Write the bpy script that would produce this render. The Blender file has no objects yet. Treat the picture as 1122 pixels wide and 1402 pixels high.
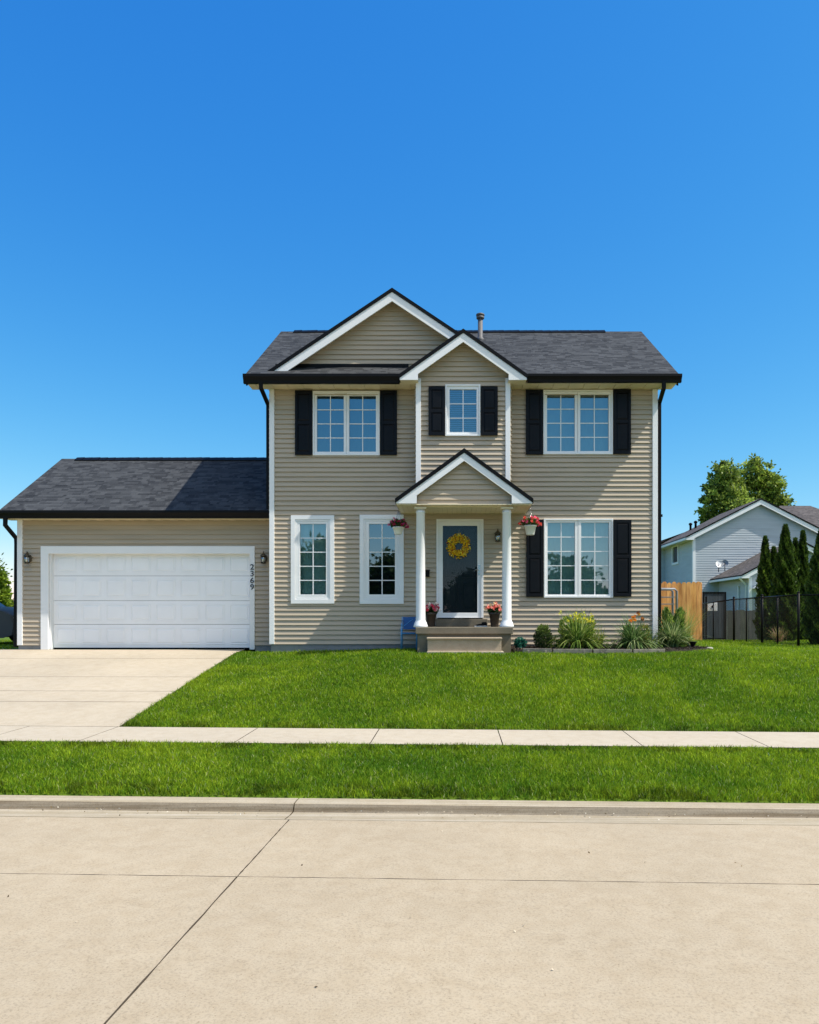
import bpy, math, random
import numpy as np
from mathutils import Vector, Matrix
random.seed(7)
rng = np.random.default_rng(11)
C = bpy.context.scene.collection
F = 1012.0; PX0 = 625.0; PY0 = 845.0; ZC = 1.66     # focal length and principal point measured on the photo (in its pixels)
R = math.radians

def X(px, Y): return (px - PX0) * Y / F
def Z(py, Y): return ZC + (PY0 - py) * Y / F

# ------------------------------------------------------------------ materials
def new_mat(name):
    m = bpy.data.materials.new(name); m.use_nodes = True
    nt = m.node_tree; b = nt.nodes['Principled BSDF']
    return m, nt, b
def N(nt, t, **kw):
    n = nt.nodes.new(t)
    for k, v in kw.items(): setattr(n, k, v)
    return n
def ramp(nt, stops):
    r = N(nt, 'ShaderNodeValToRGB'); e = r.color_ramp.elements
    while len(e) < len(stops): e.new(.5)
    for i, (p, c) in enumerate(stops):
        e[i].position = p; e[i].color = (*c, 1) if len(c) == 3 else c
    return r
def paint(name, col, rough=.5, var=.08, nscale=3., bump=0., bscale=60., spec=.5, metal=0.):
    m, nt, b = new_mat(name)
    tc = N(nt, 'ShaderNodeTexCoord'); no = N(nt, 'ShaderNodeTexNoise'); no.inputs['Scale'].default_value = nscale
    no.inputs['Detail'].default_value = 6
    nt.links.new(tc.outputs['Object'], no.inputs['Vector'])
    lo = tuple(max(0, c*(1-var)) for c in col); hi = tuple(min(1, c*(1+var)) for c in col)
    r = ramp(nt, [(.3, lo), (.7, hi)])
    nt.links.new(no.outputs['Fac'], r.inputs['Fac']); nt.links.new(r.outputs['Color'], b.inputs['Base Color'])
    b.inputs['Roughness'].default_value = rough; b.inputs['Metallic'].default_value = metal
    b.inputs['Specular IOR Level'].default_value = spec
    if bump:
        n2 = N(nt, 'ShaderNodeTexNoise'); n2.inputs['Scale'].default_value = bscale; n2.inputs['Detail'].default_value = 5
        nt.links.new(tc.outputs['Object'], n2.inputs['Vector'])
        bp = N(nt, 'ShaderNodeBump'); bp.inputs['Strength'].default_value = bump; bp.inputs['Distance'].default_value = .01
        nt.links.new(n2.outputs['Fac'], bp.inputs['Height']); nt.links.new(bp.outputs['Normal'], b.inputs['Normal'])
    return m
def siding_mat(name, col):
    m, nt, b = new_mat(name)
    tc = N(nt, 'ShaderNodeTexCoord'); mp = N(nt, 'ShaderNodeMapping'); mp.inputs['Scale'].default_value = (.6, .6, 4)
    no = N(nt, 'ShaderNodeTexNoise'); no.inputs['Scale'].default_value = 1.5; no.inputs['Detail'].default_value = 4
    nt.links.new(tc.outputs['Object'], mp.inputs['Vector']); nt.links.new(mp.outputs['Vector'], no.inputs['Vector'])
    r = ramp(nt, [(.3, tuple(c*.93 for c in col)), (.7, tuple(c*1.06 for c in col))])
    nt.links.new(no.outputs['Fac'], r.inputs['Fac']); nt.links.new(r.outputs['Color'], b.inputs['Base Color'])
    b.inputs['Roughness'].default_value = .55; b.inputs['Specular IOR Level'].default_value = .35
    m2 = N(nt, 'ShaderNodeMapping'); m2.inputs['Scale'].default_value = (4, 4, 60)
    n2 = N(nt, 'ShaderNodeTexNoise'); n2.inputs['Scale'].default_value = 3; n2.inputs['Detail'].default_value = 3
    nt.links.new(tc.outputs['Object'], m2.inputs['Vector']); nt.links.new(m2.outputs['Vector'], n2.inputs['Vector'])
    bp = N(nt, 'ShaderNodeBump'); bp.inputs['Strength'].default_value = .12; bp.inputs['Distance'].default_value = .004
    nt.links.new(n2.outputs['Fac'], bp.inputs['Height']); nt.links.new(bp.outputs['Normal'], b.inputs['Normal'])
    return m
def shingle_mat(name, dark, light):
    m, nt, b = new_mat(name)
    uv = N(nt, 'ShaderNodeUVMap')
    # every course is shifted and cut differently: warp u with per-row noise
    sep = N(nt, 'ShaderNodeSeparateXYZ'); nt.links.new(uv.outputs['UV'], sep.inputs[0])
    row = N(nt, 'ShaderNodeMath', operation='DIVIDE'); row.inputs[1].default_value = .085
    nt.links.new(sep.outputs['Y'], row.inputs[0])
    fl = N(nt, 'ShaderNodeMath', operation='FLOOR'); nt.links.new(row.outputs[0], fl.inputs[0])
    fr = N(nt, 'ShaderNodeMath', operation='FRACT'); nt.links.new(row.outputs[0], fr.inputs[0])
    wn = N(nt, 'ShaderNodeTexWhiteNoise'); wn.noise_dimensions = '1D'; nt.links.new(fl.outputs[0], wn.inputs['W'])
    off = N(nt, 'ShaderNodeMath', operation='MULTIPLY'); off.inputs[1].default_value = 3.7
    nt.links.new(wn.outputs['Value'], off.inputs[0])
    ua = N(nt, 'ShaderNodeMath', operation='ADD'); nt.links.new(sep.outputs['X'], ua.inputs[0]); nt.links.new(off.outputs[0], ua.inputs[1])
    us = N(nt, 'ShaderNodeMath', operation='MULTIPLY'); us.inputs[1].default_value = 5.0; nt.links.new(ua.outputs[0], us.inputs[0])
    cb = N(nt, 'ShaderNodeCombineXYZ'); nt.links.new(us.outputs[0], cb.inputs['X']); nt.links.new(fl.outputs[0], cb.inputs['Y'])
    vo = N(nt, 'ShaderNodeTexVoronoi'); vo.voronoi_dimensions = '2D'; vo.feature = 'F1'; vo.inputs['Scale'].default_value = 1.0
    vo.inputs['Randomness'].default_value = .9
    nt.links.new(cb.outputs[0], vo.inputs['Vector'])
    sp = N(nt, 'ShaderNodeSeparateColor'); nt.links.new(vo.outputs['Color'], sp.inputs[0])
    gn = N(nt, 'ShaderNodeTexNoise'); gn.inputs['Scale'].default_value = 45; gn.inputs['Detail'].default_value = 4
    nt.links.new(uv.outputs['UV'], gn.inputs['Vector'])
    big = N(nt, 'ShaderNodeTexNoise'); big.inputs['Scale'].default_value = .8; big.inputs['Detail'].default_value = 4
    nt.links.new(uv.outputs['UV'], big.inputs['Vector'])
    mx = N(nt, 'ShaderNodeMath', operation='MULTIPLY_ADD'); mx.inputs[1].default_value = .40; mx.inputs[2].default_value = 0
    nt.links.new(sp.outputs[0], mx.inputs[0])
    m3 = N(nt, 'ShaderNodeMath', operation='MULTIPLY_ADD'); m3.inputs[1].default_value = .62
    nt.links.new(gn.outputs['Fac'], m3.inputs[0]); nt.links.new(mx.outputs[0], m3.inputs[2])
    m4 = N(nt, 'ShaderNodeMath', operation='MULTIPLY_ADD'); m4.inputs[1].default_value = .22
    nt.links.new(big.outputs['Fac'], m4.inputs[0]); nt.links.new(m3.outputs[0], m4.inputs[2])
    r = ramp(nt, [(.28, dark), (.9, light)])
    nt.links.new(m4.outputs[0], r.inputs['Fac']); nt.links.new(r.outputs['Color'], b.inputs['Base Color'])
    # bump: courses step + tabs
    h1 = N(nt, 'ShaderNodeMath', operation='MULTIPLY_ADD'); h1.inputs[1].default_value = -.8; h1.inputs[2].default_value = 1.
    nt.links.new(fr.outputs[0], h1.inputs[0])
    h2 = N(nt, 'ShaderNodeMath', operation='ADD'); nt.links.new(h1.outputs[0], h2.inputs[0]); nt.links.new(sp.outputs[1], h2.inputs[1])
    bp = N(nt, 'ShaderNodeBump'); bp.inputs['Strength'].default_value = .8; bp.inputs['Distance'].default_value = .02
    nt.links.new(h2.outputs[0], bp.inputs['Height']); nt.links.new(bp.outputs['Normal'], b.inputs['Normal'])
    b.inputs['Roughness'].default_value = .9; b.inputs['Specular IOR Level'].default_value = .2
    return m
def concrete_mat(name, col, speck=.25, stain=.12, scale=1., streak=None):
    m, nt, b = new_mat(name)
    tc = N(nt, 'ShaderNodeTexCoord')
    def noise(s, d=5, rgh=.5, map_scale=None):
        n = N(nt, 'ShaderNodeTexNoise'); n.inputs['Scale'].default_value = s; n.inputs['Detail'].default_value = d
        n.inputs['Roughness'].default_value = rgh
        if map_scale:
            mp = N(nt, 'ShaderNodeMapping'); mp.inputs['Scale'].default_value = map_scale
            nt.links.new(tc.outputs['Object'], mp.inputs['Vector']); nt.links.new(mp.outputs['Vector'], n.inputs['Vector'])
        else: nt.links.new(tc.outputs['Object'], n.inputs['Vector'])
        return n
    big = noise(.5*scale, 6, .6); fine = noise(75*scale, 4, .8); mid = noise(7*scale, 5, .65)
    r1 = ramp(nt, [(.3, tuple(c*(1-stain) for c in col)), (.7, tuple(min(1, c*(1+stain*.6)) for c in col))])
    nt.links.new(big.outputs['Fac'], r1.inputs['Fac'])
    r2 = ramp(nt, [(.3, (1-speck,)*3), (.52, (1, 1, 1)), (.75, (1+0*speck,)*3)])
    nt.links.new(fine.outputs['Fac'], r2.inputs['Fac'])
    mu = N(nt, 'ShaderNodeMix', data_type='RGBA', blend_type='MULTIPLY'); mu.inputs['Factor'].default_value = 1
    nt.links.new(r1.outputs['Color'], mu.inputs[6]); nt.links.new(r2.outputs['Color'], mu.inputs[7])
    r3 = ramp(nt, [(.35, (.92, .90, .87)), (.6, (1, 1, 1))]); nt.links.new(mid.outputs['Fac'], r3.inputs['Fac'])
    mu2 = N(nt, 'ShaderNodeMix', data_type='RGBA', blend_type='MULTIPLY'); mu2.inputs['Factor'].default_value = 1
    nt.links.new(mu.outputs[2], mu2.inputs[6]); nt.links.new(r3.outputs['Color'], mu2.inputs[7])
    out = mu2.outputs[2]
    # small dark and pale aggregate specks
    vo = N(nt, 'ShaderNodeTexVoronoi'); vo.inputs['Scale'].default_value = 38*scale
    nt.links.new(tc.outputs['Object'], vo.inputs['Vector'])
    r5 = ramp(nt, [(.0, (.55, .5, .45)), (.10, (.62, .58, .52)), (.16, (1, 1, 1))]); nt.links.new(vo.outputs['Distance'], r5.inputs['Fac'])
    sepc = N(nt, 'ShaderNodeSeparateColor'); nt.links.new(vo.outputs['Color'], sepc.inputs[0])
    gt = N(nt, 'ShaderNodeMath', operation='GREATER_THAN'); gt.inputs[1].default_value = .72; nt.links.new(sepc.outputs[0], gt.inputs[0])
    mu4 = N(nt, 'ShaderNodeMix', data_type='RGBA', blend_type='MULTIPLY')
    nt.links.new(gt.outputs[0], mu4.inputs['Factor']); nt.links.new(out, mu4.inputs[6]); nt.links.new(r5.outputs['Color'], mu4.inputs[7])
    out = mu4.outputs[2]
    if streak:
        st = noise(2., 5, .6, (.25, 9, 9)); r4 = ramp(nt, [(.42, streak), (.62, (1, 1, 1))])
        nt.links.new(st.outputs['Fac'], r4.inputs['Fac'])
        mu3 = N(nt, 'ShaderNodeMix', data_type='RGBA', blend_type='MULTIPLY'); mu3.inputs['Factor'].default_value = 1
        nt.links.new(out, mu3.inputs[6]); nt.links.new(r4.outputs['Color'], mu3.inputs[7]); out = mu3.outputs[2]
    nt.links.new(out, b.inputs['Base Color'])
    bp = N(nt, 'ShaderNodeBump'); bp.inputs['Strength'].default_value = .35; bp.inputs['Distance'].default_value = .004
    nt.links.new(fine.outputs['Fac'], bp.inputs['Height']); nt.links.new(bp.outputs['Normal'], b.inputs['Normal'])
    b.inputs['Roughness'].default_value = .85; b.inputs['Specular IOR Level'].default_value = .3
    return m
def leaf_mat(name, rough=.5, trans=.35, spec=.3):
    m, nt, b = new_mat(name)
    at = N(nt, 'ShaderNodeAttribute'); at.attribute_name = 'Col'
    nt.links.new(at.outputs['Color'], b.inputs['Base Color'])
    b.inputs['Roughness'].default_value = rough; b.inputs['Specular IOR Level'].default_value = spec
    if trans:
        tr = N(nt, 'ShaderNodeBsdfTranslucent'); nt.links.new(at.outputs['Color'], tr.inputs['Color'])
        mx = N(nt, 'ShaderNodeMixShader'); mx.inputs[0].default_value = trans
        nt.links.new(b.outputs[0], mx.inputs[1]); nt.links.new(tr.outputs[0], mx.inputs[2])
        nt.links.new(mx.outputs[0], nt.nodes['Material Output'].inputs['Surface'])
    return m
def glass_mat(name, fac=.4, tint=(.75, .85, .85), ripple=.02):
    m, nt, b = new_mat(name); nt.nodes.remove(b)
    g = N(nt, 'ShaderNodeBsdfGlossy'); g.inputs['Roughness'].default_value = .015; g.inputs['Color'].default_value = (.9, .95, 1, 1)
    t = N(nt, 'ShaderNodeBsdfTransparent'); t.inputs['Color'].default_value = (*tint, 1)
    lw = N(nt, 'ShaderNodeFresnel'); lw.inputs['IOR'].default_value = 1.5
    ad = N(nt, 'ShaderNodeMath', operation='ADD'); ad.inputs[1].default_value = fac; ad.use_clamp = True
    nt.links.new(lw.outputs[0], ad.inputs[0])
    mx = N(nt, 'ShaderNodeMixShader'); nt.links.new(ad.outputs[0], mx.inputs[0])
    nt.links.new(t.outputs[0], mx.inputs[1]); nt.links.new(g.outputs[0], mx.inputs[2])
    nt.links.new(mx.outputs[0], nt.nodes['Material Output'].inputs['Surface'])
    tc = N(nt, 'ShaderNodeTexCoord'); no = N(nt, 'ShaderNodeTexNoise'); no.inputs['Scale'].default_value = 2.2; no.inputs['Detail'].default_value = 1
    nt.links.new(tc.outputs['Object'], no.inputs['Vector'])
    bp = N(nt, 'ShaderNodeBump'); bp.inputs['Strength'].default_value = ripple; bp.inputs['Distance'].default_value = .05
    nt.links.new(no.outputs['Fac'], bp.inputs['Height']); nt.links.new(bp.outputs['Normal'], g.inputs['Normal'])
    return m
def wood_mat(name, a, c, spacing=.14):
    m, nt, b = new_mat(name)
    tc = N(nt, 'ShaderNodeTexCoord'); mp = N(nt, 'ShaderNodeMapping'); mp.inputs['Scale'].default_value = (7, 7, .9)
    no = N(nt, 'ShaderNodeTexNoise'); no.inputs['Scale'].default_value = 2; no.inputs['Detail'].default_value = 8; no.inputs['Roughness'].default_value = .65
    nt.links.new(tc.outputs['Object'], mp.inputs['Vector']); nt.links.new(mp.outputs['Vector'], no.inputs['Vector'])
    r = ramp(nt, [(.3, a), (.7, c)]); nt.links.new(no.outputs['Fac'], r.inputs['Fac'])
    at = N(nt, 'ShaderNodeAttribute'); at.attribute_name = 'Col'
    mu = N(nt, 'ShaderNodeMix', data_type='RGBA', blend_type='MULTIPLY'); mu.inputs['Factor'].default_value = 1
    nt.links.new(r.outputs['Color'], mu.inputs[6]); nt.links.new(at.outputs['Color'], mu.inputs[7])
    nt.links.new(mu.outputs[2], b.inputs['Base Color'])
    b.inputs['Roughness'].default_value = .75
    return m

M = {}
M['siding'] = siding_mat('taupe_vinyl', (.445, .375, .285))
M['trim'] = paint('white_trim', (.80, .81, .82), .45, .03, 2, .05, 30)
M['cream'] = paint('cream_soffit', (.72, .62, .44), .6, .06, 3)
M['black'] = paint('black_metal', (.006, .006, .007), .45, .1, 5, spec=.12)
M['shutter'] = paint('black_shutter', (.005, .006, .009), .42, .15, 8, .2, 120, spec=.15)
M['shingle'] = shingle_mat('dark_shingles', (.006, .007, .009), (.070, .075, .080))
M['shingle_far'] = shingle_mat('brown_grey_shingles', (.035, .032, .032), (.13, .115, .11))
M['road'] = concrete_mat('road_concrete', (.428, .354, .248), .36, .09)
M['walk'] = concrete_mat('walk_concrete', (.475, .415, .32), .18, .06)
M['drive'] = concrete_mat('drive_concrete', (.47, .405, .305), .2, .12)
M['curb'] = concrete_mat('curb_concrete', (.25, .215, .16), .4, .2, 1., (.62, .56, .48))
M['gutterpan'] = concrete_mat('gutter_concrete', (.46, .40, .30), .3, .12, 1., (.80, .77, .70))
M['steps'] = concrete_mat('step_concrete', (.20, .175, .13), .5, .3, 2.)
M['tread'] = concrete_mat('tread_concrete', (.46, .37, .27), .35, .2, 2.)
M['found'] = concrete_mat('foundation', (.25, .26, .27), .2, .15)
M['soil'] = paint('soil', (.045, .055, .02), .95, .4, 8, .5, 40)
M['joint'] = paint('joint_dirt', (.09, .07, .05), .95, .3, 30)
M['glass'] = glass_mat('window_glass', .22, (.58, .74, .78), .010)
M['glass_dark'] = glass_mat('storm_glass', -.008, (.85, .9, .92), .02)
M['curtain'] = paint('curtain', (.62, .74, .64), .9, .08, 2)
M['curtain_blue'] = paint('blue_grey_curtain', (.16, .24, .30), .9, .08, 2)
M['curtain_mid'] = paint('grey_curtain', (.34, .42, .42), .9, .08, 2)
M['garage_white'] = paint('garage_white', (.88, .89, .91), .5, .03, 2, .05, 30)
M['blind'] = paint('blind', (.62, .66, .70), .6, .04)
M['room'] = paint('dark_room', (.03, .03, .03), .9)
M['navy'] = paint('navy_door', (.003, .010, .017), .4, .1, spec=.3)
M['bronze'] = paint('bronze_metal', (.10, .085, .06), .4, .2, 20, metal=.6)
M['seeded'] = glass_mat('lantern_glass', .25, (.9, .9, .85), .2)
M['bulb'] = paint('white_bulb', (.8, .78, .7), .3)
M['leaf'] = leaf_mat('leaves'); M['grass'] = leaf_mat('grass_blades', .55, .5, .15)
M['petal'] = leaf_mat('petals', .6, .3)
M['bark'] = paint('bark', (.10, .075, .05), .9, .3, 12, .8, 20)
M['pot'] = paint('brown_pot', (.035, .024, .017), .5, .15)
M['whitepot'] = paint('white_pot', (.78, .76, .70), .5, .04)
M['blue'] = paint('blue_plastic', (.01, .10, .34), .4, .1)
M['bluelight'] = paint('blue_metal', (.06, .30, .62), .35, .1)
M['mulch'] = paint('mulch_base', (.035, .026, .02), .95, .4, 30, 1., 60)
M['edging'] = paint('edging_board', (.22, .20, .165), .85, .25, 8, .5, 40)
M['rock'] = paint('stone', (.35, .33, .29), .85, .25, 8, .5, 40)
M['cedar'] = wood_mat('cedar', (.42, .17, .04), (.92, .50, .16))
M['greywood'] = wood_mat('weathered_boards', (.06, .07, .065), (.14, .15, .135))
M['slate'] = wood_mat('slate_boards', (.03, .04, .055), (.06, .08, .10))
M['grey'] = paint('grey_metal', (.20, .22, .25), .55, .1, 6)
M['ventgrey'] = paint('vent_grey', (.10, .10, .105), .6)
M['palegrey'] = paint('pale_box', (.8, .85, .9), .5, .06)
M['nside'] = siding_mat('grey_blue_vinyl', (.46, .50, .53))
M['carpaint'] = paint('grey_car_paint', (.07, .075, .075), .6, .05, spec=.2)
M['tyre'] = paint('rubber', (.015, .015, .015), .8)
M['chrome'] = paint('bright_metal', (.6, .6, .6), .25, .05, metal=1)
M['carglass'] = paint('car_glass', (.01, .012, .014), .08, spec=.8)
M['red'] = paint('red_lens', (.4, .02, .02), .2)
M['digits'] = paint('navy_digits', (.008, .010, .03), .4)

# ------------------------------------------------------------------ object helpers
def tag(o, label=None, cat=None, group=None, kind=None):
    if label: o['label'] = label
    if cat: o['category'] = cat
    if group: o['group'] = group
    if kind: o['kind'] = kind
    return o
def empty(name, loc, label, cat, group=None):
    o = bpy.data.objects.new(name, None); C.objects.link(o); o.location = loc; o.empty_display_size = .2
    return tag(o, label, cat, group)
def wloc(o):
    v = Vector((0, 0, 0))
    while o is not None: v = v + Vector(o.location); o = o.parent
    return v
def link(name, me, parent=None):
    o = bpy.data.objects.new(name, me); C.objects.link(o)
    if parent is not None:
        o.parent = parent; o.location = -wloc(parent)
    return o
class MB:
    def __init__(s): s.v = []; s.f = []; s.m = []; s.uv = {}; s.smooth = set(); s.col = {}
    def add(s, pts): i = len(s.v); s.v.extend([tuple(p) for p in pts]); return i
    def face(s, pts, mi=0, uv=None, smooth=False):
        i = s.add(pts); s.f.append(tuple(range(i, i+len(pts)))); s.m.append(mi)
        if uv: s.uv[len(s.f)-1] = uv
        if smooth: s.smooth.add(len(s.f)-1)
    def idx(s, ids, mi=0, smooth=False):
        s.f.append(tuple(ids)); s.m.append(mi)
        if smooth: s.smooth.add(len(s.f)-1)
    def box(s, x0, x1, y0, y1, z0, z1, mi=0, col=None):
        if x0 > x1: x0, x1 = x1, x0
        if y0 > y1: y0, y1 = y1, y0
        if z0 > z1: z0, z1 = z1, z0
        i = s.add([(x0,y0,z0),(x1,y0,z0),(x1,y1,z0),(x0,y1,z0),(x0,y0,z1),(x1,y0,z1),(x1,y1,z1),(x0,y1,z1)])
        for q in ((0,3,2,1),(4,5,6,7),(0,1,5,4),(1,2,6,5),(2,3,7,6),(3,0,4,7)): s.idx([i+k for k in q], mi)
        if col:
            for k in range(8): s.col[i+k] = col
    def prism(s, poly, axis, a0, a1, mi=0):
        """poly: 2D points; axis 'y': (x,z) extruded along y; 'x': (y,z) along x; 'z': (x,y) along z"""
        def P(p, a):
            return {'y': (p[0], a, p[1]), 'x': (a, p[0], p[1]), 'z': (p[0], p[1], a)}[axis]
        n = len(poly); i = s.add([P(p, a0) for p in poly] + [P(p, a1) for p in poly])
        s.idx([i+k for k in range(n)][::-1], mi); s.idx([i+n+k for k in range(n)], mi)
        for k in range(n): s.idx([i+k, i+(k+1) % n, i+n+(k+1) % n, i+n+k], mi)
    def ring(s, x0, x1, z0, z1, w, y0, y1, mi=0):
        """picture frame in the xz plane with mitred corners; w = width or (l,r,b,t)"""
        l, r, b, t = (w,)*4 if not isinstance(w, tuple) else w
        o = [(x0,z0),(x1,z0),(x1,z1),(x0,z1)]; q = [(x0+l,z0+b),(x1-r,z0+b),(x1-r,z1-t),(x0+l,z1-t)]
        i = s.add([(a,y0,c) for a,c in o]+[(a,y0,c) for a,c in q]+[(a,y1,c) for a,c in o]+[(a,y1,c) for a,c in q])
        for k in range(4):
            j = (k+1) % 4
            s.idx([i+k,i+j,i+4+j,i+4+k],mi); s.idx([i+8+k,i+12+k,i+12+j,i+8+j],mi)
            s.idx([i+k,i+8+k,i+8+j,i+j],mi); s.idx([i+4+k,i+4+j,i+12+j,i+12+k],mi)
    def tube(s, pts, r, n=8, mi=0, cap=True, smooth=True, up=None):
        pts = [Vector(p) for p in pts]; rs = r if isinstance(r, (list, tuple)) else [r]*len(pts)
        rings = []
        for k, p in enumerate(pts):
            d = (pts[min(k+1, len(pts)-1)]-pts[max(k-1, 0)]).normalized()
            a = Vector((0,0,1)) if abs(d.z) < .9 else Vector((0,1,0))
            u = d.cross(a).normalized(); w = d.cross(u).normalized()
            rings.append(s.add([p+(u*math.cos(t)+w*math.sin(t))*rs[k] for t in [2*math.pi*(q+.5)/n for q in range(n)]]))
        for k in range(len(pts)-1):
            for q in range(n):
                s.idx([rings[k]+q, rings[k]+(q+1) % n, rings[k+1]+(q+1) % n, rings[k+1]+q], mi, smooth)
        if cap:
            s.idx([rings[0]+q for q in range(n)][::-1], mi); s.idx([rings[-1]+q for q in range(n)], mi)
    def lathe(s, c, prof, n=20, mi=0, smooth=True):
        rings = [s.add([(c[0]+r*math.cos(2*math.pi*q/n), c[1]+r*math.sin(2*math.pi*q/n), c[2]+z) for q in range(n)]) for r, z in prof]
        for k in range(len(prof)-1):
            for q in range(n): s.idx([rings[k]+q, rings[k]+(q+1) % n, rings[k+1]+(q+1) % n, rings[k+1]+q], mi, smooth)
        s.idx([rings[0]+q for q in range(n)][::-1], mi); s.idx([rings[-1]+q for q in range(n)], mi)
    def build(s, name, mats, parent=None, bevel=0):
        me = bpy.data.meshes.new(name); me.from_pydata(s.v, [], s.f)
        if not isinstance(mats, (list, tuple)): mats = [mats]
        for m in mats: me.materials.append(m)
        me.polygons.foreach_set('material_index', s.m)
        me.polygons.foreach_set('use_smooth', [k in s.smooth for k in range(len(s.f))])
        if s.uv:
            l = me.uv_layers.new(name='UVMap')
            for k, uvs in s.uv.items():
                for li, t in zip(me.polygons[k].loop_indices, uvs): l.data[li].uv = t
        ca = me.color_attributes.new('Col', 'FLOAT_COLOR', 'POINT')
        cols = np.ones((len(s.v), 4), dtype=np.float32)
        for k, c in s.col.items(): cols[k, :3] = c
        ca.data.foreach_set('color', cols.ravel())
        me.update()
        o = link(name, me, parent)
        if bevel:
            b = o.modifiers.new('bevel', 'BEVEL'); b.width = bevel; b.segments = 2; b.limit_method = 'ANGLE'
        return o
def npmesh(name, V, Q, mat, cols=None, parent=None, smooth=False):
    """V (n,3) floats, Q (m,k) indices with one k"""
    me = bpy.data.meshes.new(name); n = len(V); m, k = Q.shape
    me.vertices.add(n); me.vertices.foreach_set('co', np.ascontiguousarray(V, dtype=np.float32).ravel())
    me.loops.add(m*k); me.loops.foreach_set('vertex_index', np.ascontiguousarray(Q, dtype=np.int32).ravel())
    me.polygons.add(m); me.polygons.foreach_set('loop_start', np.arange(0, m*k, k, dtype=np.int32))
    me.polygons.foreach_set('loop_total', np.full(m, k, dtype=np.int32))
    if smooth: me.polygons.foreach_set('use_smooth', np.ones(m, dtype=bool))
    if cols is not None:
        ca = me.color_attributes.new('Col', 'FLOAT_COLOR', 'POINT')
        c4 = np.ones((n, 4), dtype=np.float32); c4[:, :3] = cols; ca.data.foreach_set('color', c4.ravel())
    me.update(calc_edges=True); me.materials.append(mat)
    return link(name, me, parent)
def leaf_quads(P, L, W, D=None, jitter=1., col=None, cvar=.25, fold=False):
    """one leaf-shaped quad (diamond) per point. P centres (n,3); D preferred direction"""
    n = len(P)
    d = rng.normal(size=(n, 3)) if D is None else D + rng.normal(size=(n, 3))*jitter
    d /= np.linalg.norm(d, axis=1, keepdims=True)+1e-9
    a = rng.normal(size=(n, 3)); s = np.cross(d, a); s /= np.linalg.norm(s, axis=1, keepdims=True)+1e-9
    L = np.broadcast_to(L, n)[:, None]*rng.uniform(.7, 1.3, (n, 1)); W = np.broadcast_to(W, n)[:, None]*rng.uniform(.7, 1.3, (n, 1))
    V = np.stack([P-d*L*.5, P+s*W*.5-d*L*.05, P+d*L*.5, P-s*W*.5-d*L*.05], 1).reshape(-1, 3)
    Q = np.arange(4*n).reshape(n, 4)
    c = None
    if col is not None:
        c = np.asarray(col, dtype=float); c = np.broadcast_to(c, (n, 3)) * (1+rng.uniform(-cvar, cvar, (n, 1)))
        c = np.repeat(np.clip(c, 0, 1), 4, 0)
    return V, Q, c
def cat(parts):
    V = []; Q = []; Cc = []; o = 0
    for v, q, c in parts: V.append(v); Q.append(q+o); Cc.append(c); o += len(v)
    return np.concatenate(V), np.concatenate(Q), np.concatenate(Cc)
def copy_tree(o, parent=None):
    c = o.copy(); C.objects.link(c)
    if parent is not None: c.parent = parent
    for ch in list(o.children): copy_tree(ch, c)
    return c

# ------------------------------------------------------------------ terrain
KT = .0275
def smooth_interp(xs, ys):
    xs = np.array(xs, float); ys = np.array(ys, float)
    return lambda u: float(np.interp(u, xs, ys))
_A = smooth_interp([10.05,16.3,17.2,22,27,41],[1.54,.80,.765,.745,.865,1.34])
def wA(x): t = max(0., min(1., (x+4.3)/3.2)); return 1-t*t*(3-2*t)
def _SX(x, u):
    if u <= 10.05 or u > 27: return _S(u)
    w = wA(x); return _A(u)*w+_S(u)*(1-w)
def kt(u): return KT*max(0., min(1., (14.6-u)/4.4))
def gx(u): return .0037*max(0., min(1., (14.6-u)/4.4))
_S = smooth_interp([-300,-80,-8,-4.4,3.0,4.8,6.3,6.62,6.90,8.95,10.05,10.4,11,11.7,12.4,13.1,13.7,14.2,14.6,15.0,16,22,27,41,100,600],
                   [1.2,1.3,1.5,1.64,1.66,1.70,1.738,1.745,1.672,1.557,1.54,1.50,1.405,1.27,1.125,.98,.865,.79,.75,.73,.72,.72,.865,1.34,2.4,6.])
def Tu(x, u):
    xc = max(-60., min(60., x))
    return ZC - _SX(x, u) - gx(u)*xc
def yof(x, u): return u - kt(u)*max(-60., min(60., x))
def uof(x, y):
    u = y
    for _ in range(12): u = y + kt(u)*max(-60., min(60., x))
    return u
def T(x, y): return Tu(x, uof(x, y))
def strip(name, us, xs, dz, mat, skirt=.0, kind='structure', parent=None):
    mb = MB(); n = len(xs)
    for u in us:
        for x in xs: mb.v.append((x, yof(x, u), Tu(x, u)+dz))
    for j in range(len(us)-1):
        for i in range(n-1): mb.idx([j*n+i, j*n+i+1, (j+1)*n+i+1, (j+1)*n+i], 0, True)
    return mb
xs = sorted(set([-400,-200,-120,-80,-60,-40,-30,-22,-16]+[round(-12+.75*i, 2) for i in range(35)]+[16,20,26,34,45,60,80,120,200,400]))
us_all = [-300,-120,-80,-40,-20,-12,-8,-6,-4.5,-4.42,-2,1,3,5,6.3,6.86,6.9,7.5,8.2,8.9,8.95,9.5,10.05,10.1,10.4,10.7,11,11.35,11.7,12.05,12.4,12.75,13.1,13.4,13.7,14,14.3,14.6,15,15.5,16,17,18,19,20,22,24,27,30,34,38,41,48,60,80,100,160,260,600]
mb = MB(); n = len(xs)
for u in us_all:
    for x in xs:
        low = .10 if (-4.44 < u < 6.88) else (.05 if 8.93 < u < 10.07 else (.05 if (u < 17.4 and u > 10 and x < -4.9 and x > -14) else .015))
        mb.v.append((x, yof(x, u), Tu(x, u)-low))
for j in range(len(us_all)-1):
    for i in range(n-1): mb.idx([j*n+i, j*n+i+1, (j+1)*n+i+1, (j+1)*n+i], 0, True)
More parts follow.
